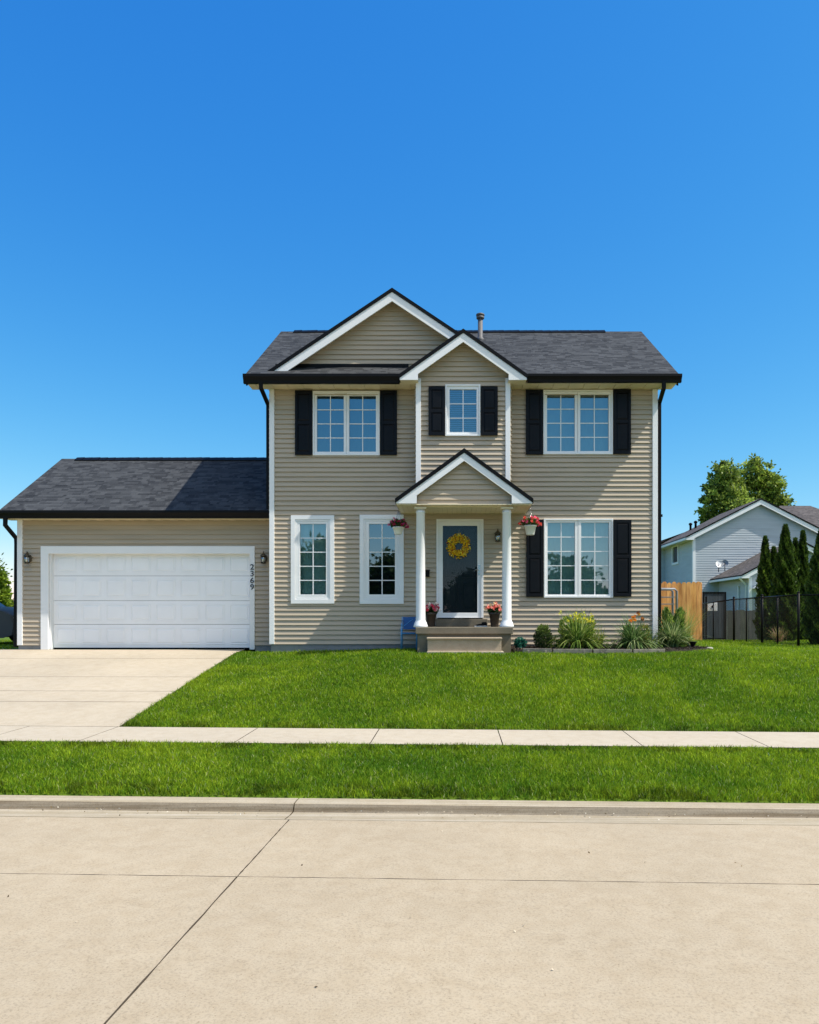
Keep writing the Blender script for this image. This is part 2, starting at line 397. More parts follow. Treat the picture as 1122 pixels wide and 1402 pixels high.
# ground: dark soil under the grass, greener where no blades are modelled far away
gm, nt, b = new_mat('ground_turf')
tc = N(nt, 'ShaderNodeTexCoord'); no = N(nt, 'ShaderNodeTexNoise'); no.inputs['Scale'].default_value = 6; no.inputs['Detail'].default_value = 8
nt.links.new(tc.outputs['Object'], no.inputs['Vector'])
r = ramp(nt, [(.3, (.05, .09, .008)), (.7, (.12, .19, .015))]); nt.links.new(no.outputs['Fac'], r.inputs['Fac'])
nt.links.new(r.outputs['Color'], b.inputs['Base Color']); b.inputs['Roughness'].default_value = .95; b.inputs['Specular IOR Level'].default_value = .1
tag(mb.build('ground', gm), kind='structure')

def slab(mb, x0, x1, u0, u1, dz=0., depth=.09, nx=6, nu=6, mi=0, wob=.002, x0b=None, x1b=None, mi_side=1):
    """one concrete panel following the terrain, with side faces; x limits may differ at u0 (near) and u1 (far)"""
    x0b = x0 if x0b is None else x0b; x1b = x1 if x1b is None else x1b
    i0 = len(mb.v)
    nx = max(2, nx)
    for j in range(nu+1):
        tj = j/nu; u = u0+(u1-u0)*tj; a = x0+(x0b-x0)*tj; c = x1+(x1b-x1)*tj
        for i in range(nx+1):
            x = a+(c-a)*i/nx
            du = random.uniform(-wob, wob) if j in (0, nu) else 0; dx = random.uniform(-wob, wob) if i in (0, nx) else 0
            mb.v.append((x+dx, yof(x, u+du), Tu(x, u)+dz))
    W = nx+1
    for j in range(nu):
        for i in range(nx): mb.idx([i0+j*W+i, i0+j*W+i+1, i0+(j+1)*W+i+1, i0+(j+1)*W+i], mi, False)
    per = [i for i in range(W)] + [j*W+nx for j in range(1, nu+1)] + [nu*W+i for i in range(nx-1, -1, -1)] + [j*W for j in range(nu-1, 0, -1)]
    k0 = len(mb.v)
    for p in per: v = mb.v[i0+p]; mb.v.append((v[0], v[1], v[2]-depth))
    for k in range(len(per)):
        q = (k+1) % len(per); mb.idx([i0+per[k], k0+k, k0+q, i0+per[q]], mi_side)
# road panels: joints at u=4.79 and every ~4.6 m across
mb = MB(); g = .005
xj = [-60, -33.6, -29.0, -24.4, -19.8, -15.2, -10.6, -6.02, -1.43, 3.17+3.4, 14.2, 22, 30, 60]
for a, c in zip(xj[:-1], xj[1:]):
    sk = .05 if a == -1.43 else 0
    for (u0, u1) in ((-4.4, -.0), (0.0, 4.785), (4.785, 6.28)):
        nn = max(6, int((c-a)/.12)) if (a >= -7 and c < 15 and u0 >= 0) else 8
        slab(mb, a+g, c-g, u0+g*.8, u1-g*.8, 0, .08, nn, 30 if u0 >= 0 and c-a < 9 else 8, wob=.0025)
tag(mb.build('road', [M['road'], M['joint']]), kind='structure')
# gutter pan + rolled curb
mb = MB()
prof = [(6.285, 0), (6.50, -.008), (6.60, -.010), (6.625, -.002), (6.645, .030), (6.665, .050), (6.70, .054), (6.80, .055), (6.875, .050), (6.88, -.05)]
def base_road(x, u): return ZC - (1.738+(u-6.3)*.02) - gx(u)*max(-60, min(60, x))
cj = [-60, -40, -24.4, -15.2, -6.02, -1.47, 7.8, 14, 30, 60]
for a, c in zip(cj[:-1], cj[1:]):
    nx = max(2, int((c-a)/.4)); st = []
    for i in range(nx+1):
        x = a+.006+(c-a-.012)*i/nx
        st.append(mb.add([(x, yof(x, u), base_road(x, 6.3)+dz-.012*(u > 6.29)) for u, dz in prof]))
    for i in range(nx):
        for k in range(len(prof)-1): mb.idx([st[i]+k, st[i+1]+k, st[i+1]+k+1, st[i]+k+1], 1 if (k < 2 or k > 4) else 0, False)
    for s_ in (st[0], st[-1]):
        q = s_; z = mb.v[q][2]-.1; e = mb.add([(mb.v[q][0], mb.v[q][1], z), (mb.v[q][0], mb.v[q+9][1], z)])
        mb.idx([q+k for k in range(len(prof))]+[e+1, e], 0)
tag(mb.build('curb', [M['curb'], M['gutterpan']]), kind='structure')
# curb across the street
mb = MB(); mb2 = []
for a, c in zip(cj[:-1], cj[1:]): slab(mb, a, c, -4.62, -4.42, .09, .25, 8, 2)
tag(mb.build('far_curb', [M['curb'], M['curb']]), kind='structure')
# sidewalk
mb = MB()
sj = [-60, -40, -25, -18, -13.9, -12.3, -10.7, -9.1, -7.5, -5.9+.0, -4.66, -2.72, -1.05, .565, 2.25, 3.76, 5.35, 6.95, 8.55, 10.2, 11.8, 13.4, 20, 40, 60]
for a, c in zip(sj[:-1], sj[1:]): slab(mb, a+.006, c-.006, 8.95, 10.05, .012, .08, 8, 4, wob=.0015)
tag(mb.build('sidewalk', [M['walk'], M['joint']]), kind='structure')
# driveway, three rows of panels
def dx(u): return -4.65-(u-10.06)*(.27/7.1)
mb = MB(); rows = [(10.062, 11.55), (11.56, 12.35), (12.36, 13.6), (13.61, 15.6), (15.61, 17.18)]
for u0, u1 in rows:
    slab(mb, -11.4, dx(u0), u0, u1-.006, .012, .08, 12, 8, x1b=dx(u1))
tag(mb.build('driveway', [M['drive'], M['joint']]), kind='structure')

# bits of grit and dry leaf lying along the gutter and on the slabs
n = 230; gxp = rng.uniform(-6, 5.5, n); gup = np.where(rng.random(n) < .8, 6.62-np.abs(rng.normal(0, .12, n)), rng.uniform(3.2, 6.6, n))
gyp = gup-KT*gxp; gzp = np.array([Tu(a, b) for a, b in zip(gxp, gup)])+.006
V, Q, c = leaf_quads(np.stack([gxp, gyp, gzp], 1), .018, .011, np.array([[1., .3, 0]]), .5, np.array([[.12, .09, .05], [.5, .44, .33], [.7, .66, .55], [.22, .16, .07]])[rng.integers(0, 4, n)], .3)
tag(npmesh('grit', V, Q, M['petal'], c), 'scattered grit and dry leaf bits in the gutter and on the concrete street', 'debris', kind='stuff')
# mulch bed
bed = [(1.19,16.6),(1.19,15.05),(1.9,14.92),(2.8,14.86),(3.7,14.9),(4.4,15.1),(4.95,15.45),(5.35,15.85),(5.6,16.2),(5.4,16.8),(5.0,17.2),(4.51,17.3),(4.51,16.6)]
def in_poly(px, py, poly):
    px = np.asarray(px); py = np.asarray(py); c = np.zeros(px.shape, bool); n = len(poly)
    for i in range(n):
        x1, y1 = poly[i]; x2, y2 = poly[(i+1) % n]
        if y1 == y2: continue
        c ^= ((y1 > py) != (y2 > py)) & (px < (x2-x1)*(py-y1)/(y2-y1)+x1)
    return c
mb = MB(); zb = T(3, 15.5)+.05
mb.prism(bed, 'z', zb-.15, zb, 0)
tag(mb.build('mulch_bed', M['mulch']), kind='structure')
n = 9000; px = rng.uniform(1.19, 5.42, n); py = rng.uniform(14.86, 17.3, n); k = in_poly(px, py, bed) & ~((py > 16.55) & (px < 4.5)); px, py = px[k], py[k]
P = np.stack([px, py, np.full(len(px), zb+.012)+rng.uniform(0, .02, len(px))], 1)
D = rng.normal(size=P.shape); D[:, 2] *= .3
cc = np.where(rng.random((len(P), 1)) < .12, [[.16, .12, .08]], [[.045, .032, .024]])
V, Q, c = leaf_quads(P, .06, .025, D, .1, cc, .5)
tag(npmesh('mulch_chips', V, Q, M['petal'], c), 'loose dark brown mulch chips covering the planting bed by the house', 'mulch', kind='stuff')

# ------------------------------------------------------------------ grass
def blades(px, py, pz, h, w, cols, bend=.5):
    n = len(px); a = rng.uniform(0, 2*math.pi, n); ca, sa = np.cos(a), np.sin(a)
    t = rng.uniform(0, 2*math.pi, n); lean = rng.uniform(.1, bend, n)*h
    b = np.stack([px, py, pz], 1)
    side = np.stack([ca, sa, 0*a], 1)*w[:, None]*.5
    ld = np.stack([np.cos(t)*lean, np.sin(t)*lean, 0*t], 1)
    m = b+ld*.35+np.stack([0*h, 0*h, h*.6], 1); tip = b+ld+np.stack([0*h, 0*h, h*np.sqrt(np.clip(1-(lean/h)**2*.4, .3, 1))], 1)
    V = np.stack([b-side, b+side, m-side*.8, m+side*.8, tip-side*.12, tip+side*.12], 1).reshape(-1, 3)
    i = np.arange(n)[:, None]*6
    Q = np.concatenate([i+np.array([[0, 1, 3, 2]]), i+np.array([[2, 3, 5, 4]])])
    return V, Q, np.repeat(cols, 6, 0)
def patch_noise(x, y):
    v = np.zeros_like(x)
    for k, (fx, fy, p) in enumerate([(.9, .5, 0), (-.6, 1.1, 2), (1.7, 2.3, 1), (2.9, -1.9, 4), (4.1, 3.7, 3), (-6.3, 5.1, 5), (9.1, 8.3, .7), (-13, 11, 2.2)]):
        v += np.sin(fx*x+fy*y+p+1.3*np.sin(.7*fy*x-.6*fx*y))/(1+.35*k)
    return v/3.2
uT = np.array([-300,-80,-8,-4.4,3.0,4.8,6.3,6.62,6.90,8.95,10.05,10.4,11,11.7,12.4,13.1,13.7,14.2,14.6,15.0,16,22,27,41,100,600])
hT = np.array([_S(u) for u in uT])
def grass(name, u0, u1, x0f, x1f, dens, label):
    """blades between street-parallel lines u0 and u1; dens(u) blades per m2"""
    xs_, us_ = [], []
    du = .5; u = u0
    while u < u1-1e-6:
        ue = min(u+du, u1); xa, xb = x0f(u), x1f(u); nn = int((xb-xa)*(ue-u)*dens(u))
        xs_.append(rng.uniform(xa, xb, nn)); us_.append(rng.uniform(u, ue, nn)); u = ue
    x = np.concatenate(xs_); u = np.concatenate(us_)
    f = np.clip((14.6-u)/4.4, 0, 1); y = u-KT*f*x; tt_ = np.clip((x+4.3)/3.2, 0, 1); wa = np.where(u > 10.05, 1-tt_*tt_*(3-2*tt_), 0.)
    hA = np.interp(u, [10.05,16.3,17.2,22,27,41],[1.54,.80,.765,.745,.865,1.34]); z = ZC-(np.interp(u, uT, hT)*(1-wa)+hA*wa)-.0037*f*x-.015
    ok = np.ones(len(x), bool)
    if u1 > 10.2:
        ok &= ~((x < -4.65-(u-10.06)*(.27/7.1)+rng.normal(0, .012, len(x))) & (u < 17.3))
        ok &= ~((x > -10.4) & (x < 4.53) & (y > 16.57) & (y < 23))
        ok &= ~((x > -.86) & (x < 1.2) & (y > 14.84)& (y < 17))
        ok &= ~in_poly(x, y, bed)
    x, y, z, u = x[ok], y[ok], z[ok], u[ok]
    n = len(x); nz = patch_noise(x, y); n2 = patch_noise(x*3.1+7, y*3.1-2)
    h = rng.uniform(.03, .07, n)*(1+.25*n2)*(1+.25*(rng.random(n) < .08))
    edge = np.minimum(np.abs(u-u0), np.abs(u-u1)); h *= np.where(edge < .06, .85, 1.)
    w = (.0035+.00038*y)*rng.uniform(.7, 1.4, n)
    t = np.clip(.36+.40*nz+.30*n2+rng.normal(0, .24, n), 0, 1)[:, None]
    cols = (1-t)*np.array([[.10, .220, .010]])+t*np.array([[.38, .495, .022]])
    straw = rng.random(n) < .03
    cols[straw] = [.48, .50, .22]
    blu = rng.random(n) < .05; cols[blu] *= [.6, .85, 1.6]
    cols *= rng.uniform(.5, 1.4, (n, 1))
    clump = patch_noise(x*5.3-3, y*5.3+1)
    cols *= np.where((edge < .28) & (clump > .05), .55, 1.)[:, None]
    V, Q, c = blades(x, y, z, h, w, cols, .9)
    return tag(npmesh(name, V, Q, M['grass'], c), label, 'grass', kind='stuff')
grass('verge_grass', 6.885, 8.94, lambda u: -10.5, lambda u: 10.5, lambda u: 6500, 'strip of green grass between the curb and the sidewalk')
grass('lawn_grass', 10.06, 27.0, lambda u: -5.1 if u < 17 else -22, lambda u: min(.62*u+4.2, 18), lambda u: 4200 if u < 12 else (3300 if u < 15 else (1500 if u < 20 else 650)), 'mown green front lawn sloping up to the house')
for nm, u, xa, xb in (('v', 8.95, -7, 6),):
    pass

# ------------------------------------------------------------------ house builders
EX = .1075; LIP = .034
def siding(mb, fixed, axis, sgn, z0, z1, bounds, openings=(), ex=EX, lip=LIP, mi=0):
    """bevel siding. axis 'y': wall in the plane y=fixed facing sgn*y; axis 'x' likewise"""
    def P(u, o, z): return (u, fixed+sgn*o, z) if axis == 'y' else (fixed+sgn*o, u, z)
    z = z0
    while z < z1-1e-4:
        zt = min(z+ex, z1); zc = (z+zt)/2
        B0 = bounds(z+1e-4); B1 = bounds(zt-1e-4); z_ = z; z = zt
        if B0 is None: continue
        if B1 is None: B1 = ((B0[0]+B0[1])/2,)*2
        segs = [(B0[0], B0[1])]
        for (ua, ub, za, zb_) in openings:
            if za < zc < zb_:
                ns = []
                for a, c in segs:
                    if ub <= a or ua >= c: ns.append((a, c)); continue
                    if ua > a: ns.append((a, ua))
                    if ub < c: ns.append((ub, c))
                segs = ns
        cut = []
        for a, c in segs:
            p = a; q_ = B0[0]+random.uniform(1.0, 3.6)
            while q_ < c-.4:
                if q_ > p+.4: cut.append((p, q_, len(cut) % 2)); p = q_
                q_ += 3.66
            cut.append((p, c, len(cut) % 2))
        for a, c, par in cut:
            a1 = B1[0] if a == B0[0] else a; c1 = B1[1] if c == B0[1] else c
            q = (a+c)/2 if False else None
            lp = lip*random.uniform(.95, 1.05)+.0022*par
            mb.face([P(a, lp, z_), P(c, lp, z_), P(c1, .002, zt), P(a1, .002, zt)], mi)
            mb.face([P(a, 0, z_), P(c, 0, z_), P(c, lp, z_), P(a, lp, z_)], mi)
            for e, e1 in ((a, a1), (c, c1)):
                mb.face([P(e, 0, z_), P(e, lp, z_), P(e1, .002, zt), P(e1, 0, zt)], mi)
def rect(u0, u1): return lambda z: (u0, u1)
def tri(xc, zp, m, xa, xb):
    def f(z):
        w = (zp-z)/m
        if w <= .01: return None
        return (max(xa, xc-w), min(xb, xc+w))
    return f
def roof_quad(mb, a, b, c, d, th, mi_top=0, mi_side=1):
    """a,b along the eave, c,d along the ridge (c above b); slab hangs th below"""
    a, b, c, d = [Vector(p) for p in (a, b, c, d)]
    L = (b-a); u = L.normalized(); nrm = L.cross(d-a).normalized(); v = nrm.cross(u)
    uv = [((p-a).dot(u)+a.x*.37, (p-a).dot(v)+.03) for p in (a, b, c, d)]
    mb.face([a, b, c, d], mi_top, uv)
    dn = Vector((0, 0, -th)); lo = [p+dn for p in (a, b, c, d)]
    mb.face(lo[::-1], mi_side)
    t = [a, b, c, d]
    for k in range(4):
        j = (k+1) % 4; mb.face([t[k], lo[k], lo[j], t[j]], mi_side)

D = 16.6; DB = 16.15; DG = 17.2
HX0, HX1 = X(370, D), X(900, D)
house = empty('two_storey_house', (0, 19, T(0, 17)), 'two-storey house with taupe siding, black shutters, white trim and attached two-car garage', 'house')
gz = T(0, 16.6); ggz = T(-7, 17.2)+.01
zsof = ZC+5.112; zsid = Z(882, D)
# window table: outer frame px, glass sashes px, cols rows, plane
def wrect(a, b, c, d, Y): return (X(a, Y), X(b, Y), Z(d, Y), Z(c, Y))   # x0,x1,z0,z1
W = [
 dict(n=1, Y=D, o=(429, 520.5, 536, 624), s=[(434.3, 471.2), (478.5, 515.2)], g=(541.8, 618.8), c=2, r=4, cur='curtain'),
 dict(n=2, Y=D, o=(744, 839, 534.5, 622.6), s=[(749.3, 787.2), (794.7, 833.6)], g=(540.8, 618), c=2, r=4, cur='curtain'),
 dict(n=3, Y=DB, o=(610, 658, 527, 597.5), s=[(616, 652.8)], g=(533.3, 592), c=2, r=3, cur='blind'),
 dict(n=4, Y=D, o=(399, 458.3, 705.8, 826.6), s=[(411, 446.9)], g=(717.4, 814), c=2, r=5, cur='curtain', wide=1),
 dict(n=5, Y=D, o=(493, 553.2, 705.2, 827), s=[(505.7, 541.2)], g=(717.4, 814), c=2, r=5, cur='half', wide=1),
 dict(n=6, Y=D, o=(744.8, 839.3, 710.6, 818.4), s=[(750, 787.4), (795.8, 834)], g=(715.7, 814), c=2, r=5, cur='curtain'),
]
door_o = wrect(598, 662.3, 711, 846.5, D)
opens = []
for w in W:
    r_ = wrect(w['o'][0], w['o'][1], w['o'][2], w['o'][3], w['Y'])
    w['rect'] = r_
    if w['Y'] == D: opens.append((r_[0]+.02, r_[1]-.02, r_[2]+.06, r_[3]-.06))
opens.append((door_o[0]+.02, door_o[1]-.02, zsid-.1, door_o[3]-.06))
SL = .67; YE = 16.05; zE = ZC+(PY0-513.5)*YE/F; YR = 19.4; zR = zE+SL*(YR-YE)
def zroof(y): return zE+SL*(y-YE) if y <= YR else zE+SL*(2*YR-YE-y)
mb = MB()
siding(mb, D, 'y', -1, zsid, zsof+.05, rect(HX0+.06, HX1-.06), opens)
# side and back walls
BK = 2*YR-YE-.5
for xw, sg in ((HX0, -1), (HX1, 1)):
    def bd(z):
        if z <= zsof: return (D+.02, BK)
        yy = YE+(z+.12-zE)/SL
        return (max(D+.02, yy), min(BK, 2*YR-yy)) if yy < YR-.02 else None
    siding(mb, xw, 'x', sg, zsid, zR-.1, bd)
siding(mb, BK, 'y', 1, zsid, zsof+.05, rect(HX0+.02, HX1-.02))
mb.build('wall', M['siding'], house)
# left gable wall
GXc, GY = X(537, 16.3), 16.3; GZ = ZC+(PY0-393.5)*GY/F; GM = .668
mb = MB(); siding(mb, D+.0, 'y', -1, zroof(D)-.05, GZ-.12, tri(GXc, GZ-.10, GM, -9, 9))
mb.build('gable_wall', M['siding'], house)
# bump-out wall
BXc = X(634.5, DB)+.0; BFY = 15.86; BZ = ZC+(PY0-449.5)*BFY/F; BM = .708; bh = 1.03
mb = MB()
w3 = W[2]['rect']; zb0 = ZC+2.36
def bb(z):
    if z < zsof+.02: return (BXc-bh+.05, BXc+bh-.05)
    w = (BZ-.10-z)/BM
    return None if w < .01 else (BXc-min(bh-.05, w), BXc+min(bh-.05, w))
siding(mb, DB, 'y', -1, zb0, BZ-.12, bb, [(w3[0]+.02, w3[1]-.02, w3[2]+.06, w3[3]-.06)])
siding(mb, BXc-bh, 'x', -1, zb0, zroof(DB)+.1, rect(DB+.02, D)); siding(mb, BXc+bh, 'x', 1, zb0, zroof(DB)+.1, rect(DB+.02, D))
mb.box(BXc-bh, BXc+bh, DB+.02, D, zb0-.03, zb0-.005)
mb.build('projecting_wall', M['siding'], house)
# corner boards
def corner(px0, px1, Yp, z0, z1, deep=.1):
    mb = MB(); mb.box(X(px0, Yp), X(px1, Yp), Yp-.050, Yp+deep, z0, z1); mb.build('corner_board', M['trim'], house, .004)
corner(369.6, 376.3, D, zsid-.0, zsof-.004); corner(893.3, 900.4, D, zsid-.0, zsof-.004)
mb = MB(); mb.box(X(893.8, D), X(900, D), D-.02, D+.1, Z(889, D)-.02, zsid-.002); mb.build('corner_board_foot', M['found'], house)
corner(569.8, 576.7, DB, zb0-.02, zsof+.1, .12); corner(692.3, 698.9, DB, zb0-.02, zsof+.1, .12)
corner(25, 32, DG, Z(883.5, DG), ZC+2.255)
# foundation
mb = MB(); mb.box(HX0+.02, X(569, D), D-.004, D+.2, gz-.2, zsid-.001); mb.box(X(569, D)+.001, X(893, D), D-.004, D+.2, gz-.2, zsid-.001)
mb.box(HX0+.02, HX0+.2, D+.201, BK, gz-.2, zsid-.001); mb.box(HX1-.2, HX1-.02, D+.201, BK, gz-.2, zsid-.001)
mb.build('foundation', M['found'], house)

# ---- roofs
RX0, RX1 = -4.60, 4.86
mb = MB(); th = .06
bx0_, bx1_ = X(634.5, 16.15)-1.0, X(634.5, 16.15)+1.0; ym = 16.22
roof_quad(mb, (RX0, YE, zE), (bx0_, YE, zE), (bx0_, YR, zR), (RX0, YR, zR), th)
roof_quad(mb, (bx1_, YE, zE), (RX1, YE, zE), (RX1, YR, zR), (bx1_, YR, zR), th)
roof_quad(mb, (bx0_+.002, ym, zroof(ym)), (bx1_-.002, ym, zroof(ym)), (bx1_-.002, YR, zR), (bx0_+.002, YR, zR), th)
roof_quad(mb, (RX1, 2*YR-YE, zE), (RX0, 2*YR-YE, zE), (RX0, YR, zR), (RX1, YR, zR), th)
# rake boards under the side edges
for xa, xb in ((RX0+.015, RX0+.045), (RX1-.045, RX1-.015)):
    for s_ in (1, -1):
        y0 = YE+.06 if s_ == 1 else 2*YR-YE-.06
        mb.face([(xa, y0, zE-th), (xb, y0, zE-th), (xb, YR, zR-th-.04), (xa, YR, zR-th-.04)], 1)
        for x_ in (xa, xb): mb.face([(x_, y0, zE-th), (x_, YR, zR-th), (x_, YR, zR-th-.17), (x_, y0, zE-th-.15)], 1)
        mb.face([(xa, y0, zE-th-.15), (xb, y0, zE-th-.15), (xb, YR, zR-th-.17), (xa, YR, zR-th-.17)], 1)
mb.build('roof', [M['shingle'], M['black']], house)
# ridge caps
def ridge_cap(p0, p1, m, w=.14, up=.02):
    mb = MB(); p0 = Vector(p0); p1 = Vector(p1); L = (p1-p0).length; n = int(L/.2); d = (p1-p0)/L; side = Vector((-d.y, d.x, 0))
    for k in range(n):
        a = p0+d*(k*L/n); b = p0+d*((k+1)*L/n-.004); j = random.uniform(0, .006)
        for s_ in (1, -1):
            q = [a+Vector((0,0,up+j)), b+Vector((0,0,up+j+.006)), b+side*s_*w+Vector((0,0,up+j+.006-w*m)), a+side*s_*w+Vector((0,0,up+j-w*m))]
            mb.face(q, 0); mb.face([x+Vector((0,0,-.03)) for x in q], 0)
            mb.face([q[0], q[3], q[3]-Vector((0,0,.03)), q[0]-Vector((0,0,.03))], 0); mb.face([q[2], q[3], q[3]-Vector((0,0,.03)), q[2]-Vector((0,0,.03))], 0)
    return mb.build('ridge_cap', M['black'], house)
ridge_cap((RX0+.35, YR, zR+.01), (3.9, YR, zR+.01), SL)
def pchop(mb, xc, s_, half, inner, z_top_out, slope, fdep, zbot, y0, y1):
    """white rake board on one side, thickening into a boxed return at the eave. s_=-1 left, 1 right"""
    zt = lambda h: z_top_out+(half-h)*slope
    pts = [(0, zt(0)), (half, zt(half)), (half, zbot), (inner, zbot), (inner, zt(inner)-fdep), (0, zt(0)-fdep)]
    pts = [(xc+s_*h, z) for h, z in pts]
    if s_ == 1: pts = pts[::-1]
    mb.prism(pts, 'y', y0, y1, 0)
def gable_roof(xc, zp, m, half, y0, y1, edge, fdep, wall_y, zbot=None, inner=None, ridge_back=None):
    zo = zp-half*m
    mb = MB()
    for s_ in (-1, 1):
        a = (xc+s_*half, y0, zo); b = (xc+s_*half, y1, zo); c = (xc, y1, zp); d = (xc, y0, zp)
        if s_ == -1: roof_quad(mb, b, a, d, c, edge)
        else: roof_quad(mb, a, b, c, d, edge)
    mb.build('gable_roof', [M['shingle'], M['black']], house)
    mb = MB()
    for s_ in (-1, 1):
        if zbot is not None: pchop(mb, xc, s_, half-.02, inner, zo-edge-.003+.02*m, m, fdep, zbot, y0+.02, y0+.055)
        else:
            h = half-.0; zt = lambda q: zo-edge-.003+(half-q)*m
            pts = [(0, zt(0)), (h, zt(h)), (h, zt(h)-fdep), (0, zt(0)-fdep)]
            pts = [(xc+s_*q, z) for q, z in pts]
            if s_ == 1: pts = pts[::-1]
            mb.prism(pts, 'y', y0+.02, y0+.055, 0)
    mb.build('rake_board', M['trim'], house)
    # cream soffit behind the rake boards, in planks
    mb = MB()
    for s_ in (-1, 1):
        lim = half if zbot is None else inner+.02
        nn = int(lim/.13)
        for k in range(nn):
            h0 = lim*k/nn; h1 = lim*(k+1)/nn-.006
            zt = lambda q: zp-edge-q*m-.03-(.006 if k % 2 else 0)
            i = [(xc+s_*h0, y0+.056, zt(h0)), (xc+s_*h1, y0+.056, zt(h1)), (xc+s_*h1, wall_y+.03, zt(h1)), (xc+s_*h0, wall_y+.03, zt(h0))]
            j = [(x, y, z-.02) for x, y, z in i]
            mb.face(i, 0); mb.face(j, 0)
            for q in range(4): mb.face([i[q], j[q], j[(q+1) % 4], i[(q+1) % 4]], 0)
    mb.build('rake_soffit', M['cream'], house)
gable_roof(GXc, GZ, GM, 2.80, 16.3, 19.3, .085, .20, D)
gable_roof(BXc, BZ, BM, 1.385, BFY, 17.6, .085, .19, DB, zbot=Z(519.5, BFY), inner=.976)
# boxed return soffits of the bump gable
for s_ in (-1, 1):
    mb = MB(); mb.box(BXc+s_*.976, BXc+s_*1.36, BFY+.056, 16.20, Z(519.5, BFY)+.004, Z(519.5, BFY)+.024)
    mb.build('return_soffit', M['cream'], house)
# flashing line at the foot of the left gable wall
mb = MB(); mb.box(X(378, D), X(560, D), D-.05, D-.024, zroof(D-.03), zroof(D)+.045); mb.build('flashing', M['black'], house)
# main soffit planks (run from wall to fascia)
def soffit(x0, x1, y0, y1, z, parent=house, step=.17, off=.008):
    mb = MB(); x = x0; k = 0
    while x < x1-.01:
        xe = min(x+step, x1); o = off*(k % 2)
        mb.box(x, xe-.005, y0, y1, z+o, z+.02+o); x = xe; k += 1
    return mb.build('soffit', M['cream'], parent)
soffit(RX0+.02, BXc-.98, YE+.10, D+.01, zsof); soffit(BXc+.98, RX1-.02, YE+.10, D+.01, zsof)
mb = MB()  # cream fascia trim under gutter
mb.box(RX0+.03, BXc-1.39, YE+.06, YE+.10, zsof-.012, zE-.08); mb.build('fascia', M['cream'], house); mb = MB(); mb.box(BXc+1.39, RX1-.03, YE+.06, YE+.10, zsof-.012, zE-.08)
mb.build('fascia', M['cream'], house)
def gutter(x0, x1, yb, zt, zbm):
    """K-style gutter: back at yb, open top zt"""
    h = zt-zbm; p = [(yb, zbm), (yb-.075, zbm), (yb-.085, zbm+h*.3), (yb-.115, zbm+h*.62), (yb-.125, zbm+h*.7), (yb-.125, zt), (yb-.112, zt), (yb-.112, zbm+h*.72), (yb-.07, zbm+.01), (yb-.01, zbm+.01), (yb-.01, zt), (yb, zt)]
    mb = MB(); mb.prism(p[::-1], 'x', x0, x1)
    for xe in (x0, x1-.004): mb.prism([(yb, zbm), (yb, zt), (yb-.125, zt), (yb-.125, zbm+h*.7), (yb-.085, zbm+h*.3), (yb-.075, zbm)], 'x', xe-.001, xe+.005)
    return mb.build('gutter', M['black'], house)
gutter(RX0-.02, BXc-1.385, YE+.055, zE+.012, Z(524, YE-.05))
gutter(BXc+1.40, RX1+.03, YE+.055, zE+.012, Z(522.5, YE-.05))
# downspouts
def pipe(pts, w=.075, d=.055, name='downspout', mat=None, parent=None):
    """rectangular downspout along a polyline"""
    mb = MB(); pts = [Vector(p) for p in pts]; rs = []
    for k, p in enumerate(pts):
        dd = (pts[min(k+1, len(pts)-1)]-pts[max(k-1, 0)]).normalized()
        yv = Vector((0, 1, 0)); 
        if abs(dd.y) > .9: yv = Vector((0, 0, 1))
        s_ = dd.cross(yv).normalized(); t = s_.cross(dd).normalized()
        rs.append(mb.add([p+s_*w/2+t*d/2, p-s_*w/2+t*d/2, p-s_*w/2-t*d/2, p+s_*w/2-t*d/2]))
    for k in range(len(pts)-1):
        for q in range(4): mb.idx([rs[k]+q, rs[k]+(q+1) % 4, rs[k+1]+(q+1) % 4, rs[k+1]+q])
    mb.idx([rs[0]+q for q in range(4)]); mb.idx([rs[-1]+q for q in range(4)])
    return mb.build(name, mat or M['black'], parent if parent is not None else house, .006)
yg = YE+.0
pipe([(X(357.5, yg), yg, zE-.12), (X(357.5, yg), yg, Z(531, yg)), (X(366.5, D), D+.05, Z(553, D)), (X(366.6, D), D+.06, Z(560, D)), (X(366.8, D), D+.06, Z(697, D))], .085)
pipe([(X(909.5, yg), yg, zE-.12), (X(909.5, yg), yg, Z(531, yg)), (X(903.8, D), D+.03, Z(551, D)), (X(903.6, D), D+.03, Z(560, D)), (X(903.4, D), D+.03, Z(862, D)),
      (X(904.5, D), D+.0, Z(871, D)), (X(909, D), D-.05, Z(877, D)), (X(921, D), D-.12, Z(879.5, D))], .085)
mb = MB(); mb.box(X(896.5, D), X(907, D), D-.045, D-.03, Z(708, D), Z(704.5, D)); mb.build('downspout_strap', M['black'], house)
# vent pipe
vy = 18.75; vx = X(658, vy); vz = zroof(vy)
mb = MB(); mb.lathe((vx, vy, vz-.1), [(.1, 0), (.1, .09), (.075, .12), (.062, .13), (.062, .62)], 16, 0)
mb.build('vent_pipe', M['ventgrey'], house)
mb = MB(); mb.lathe((vx, vy, vz+.50), [(.085, 0), (.1, .01), (.1, .05), (.08, .055), (.08, .075), (.108, .08), (.108, .115), (.06, .14)], 16, 0)
mb.build('vent_cap', M['ventgrey'], house)

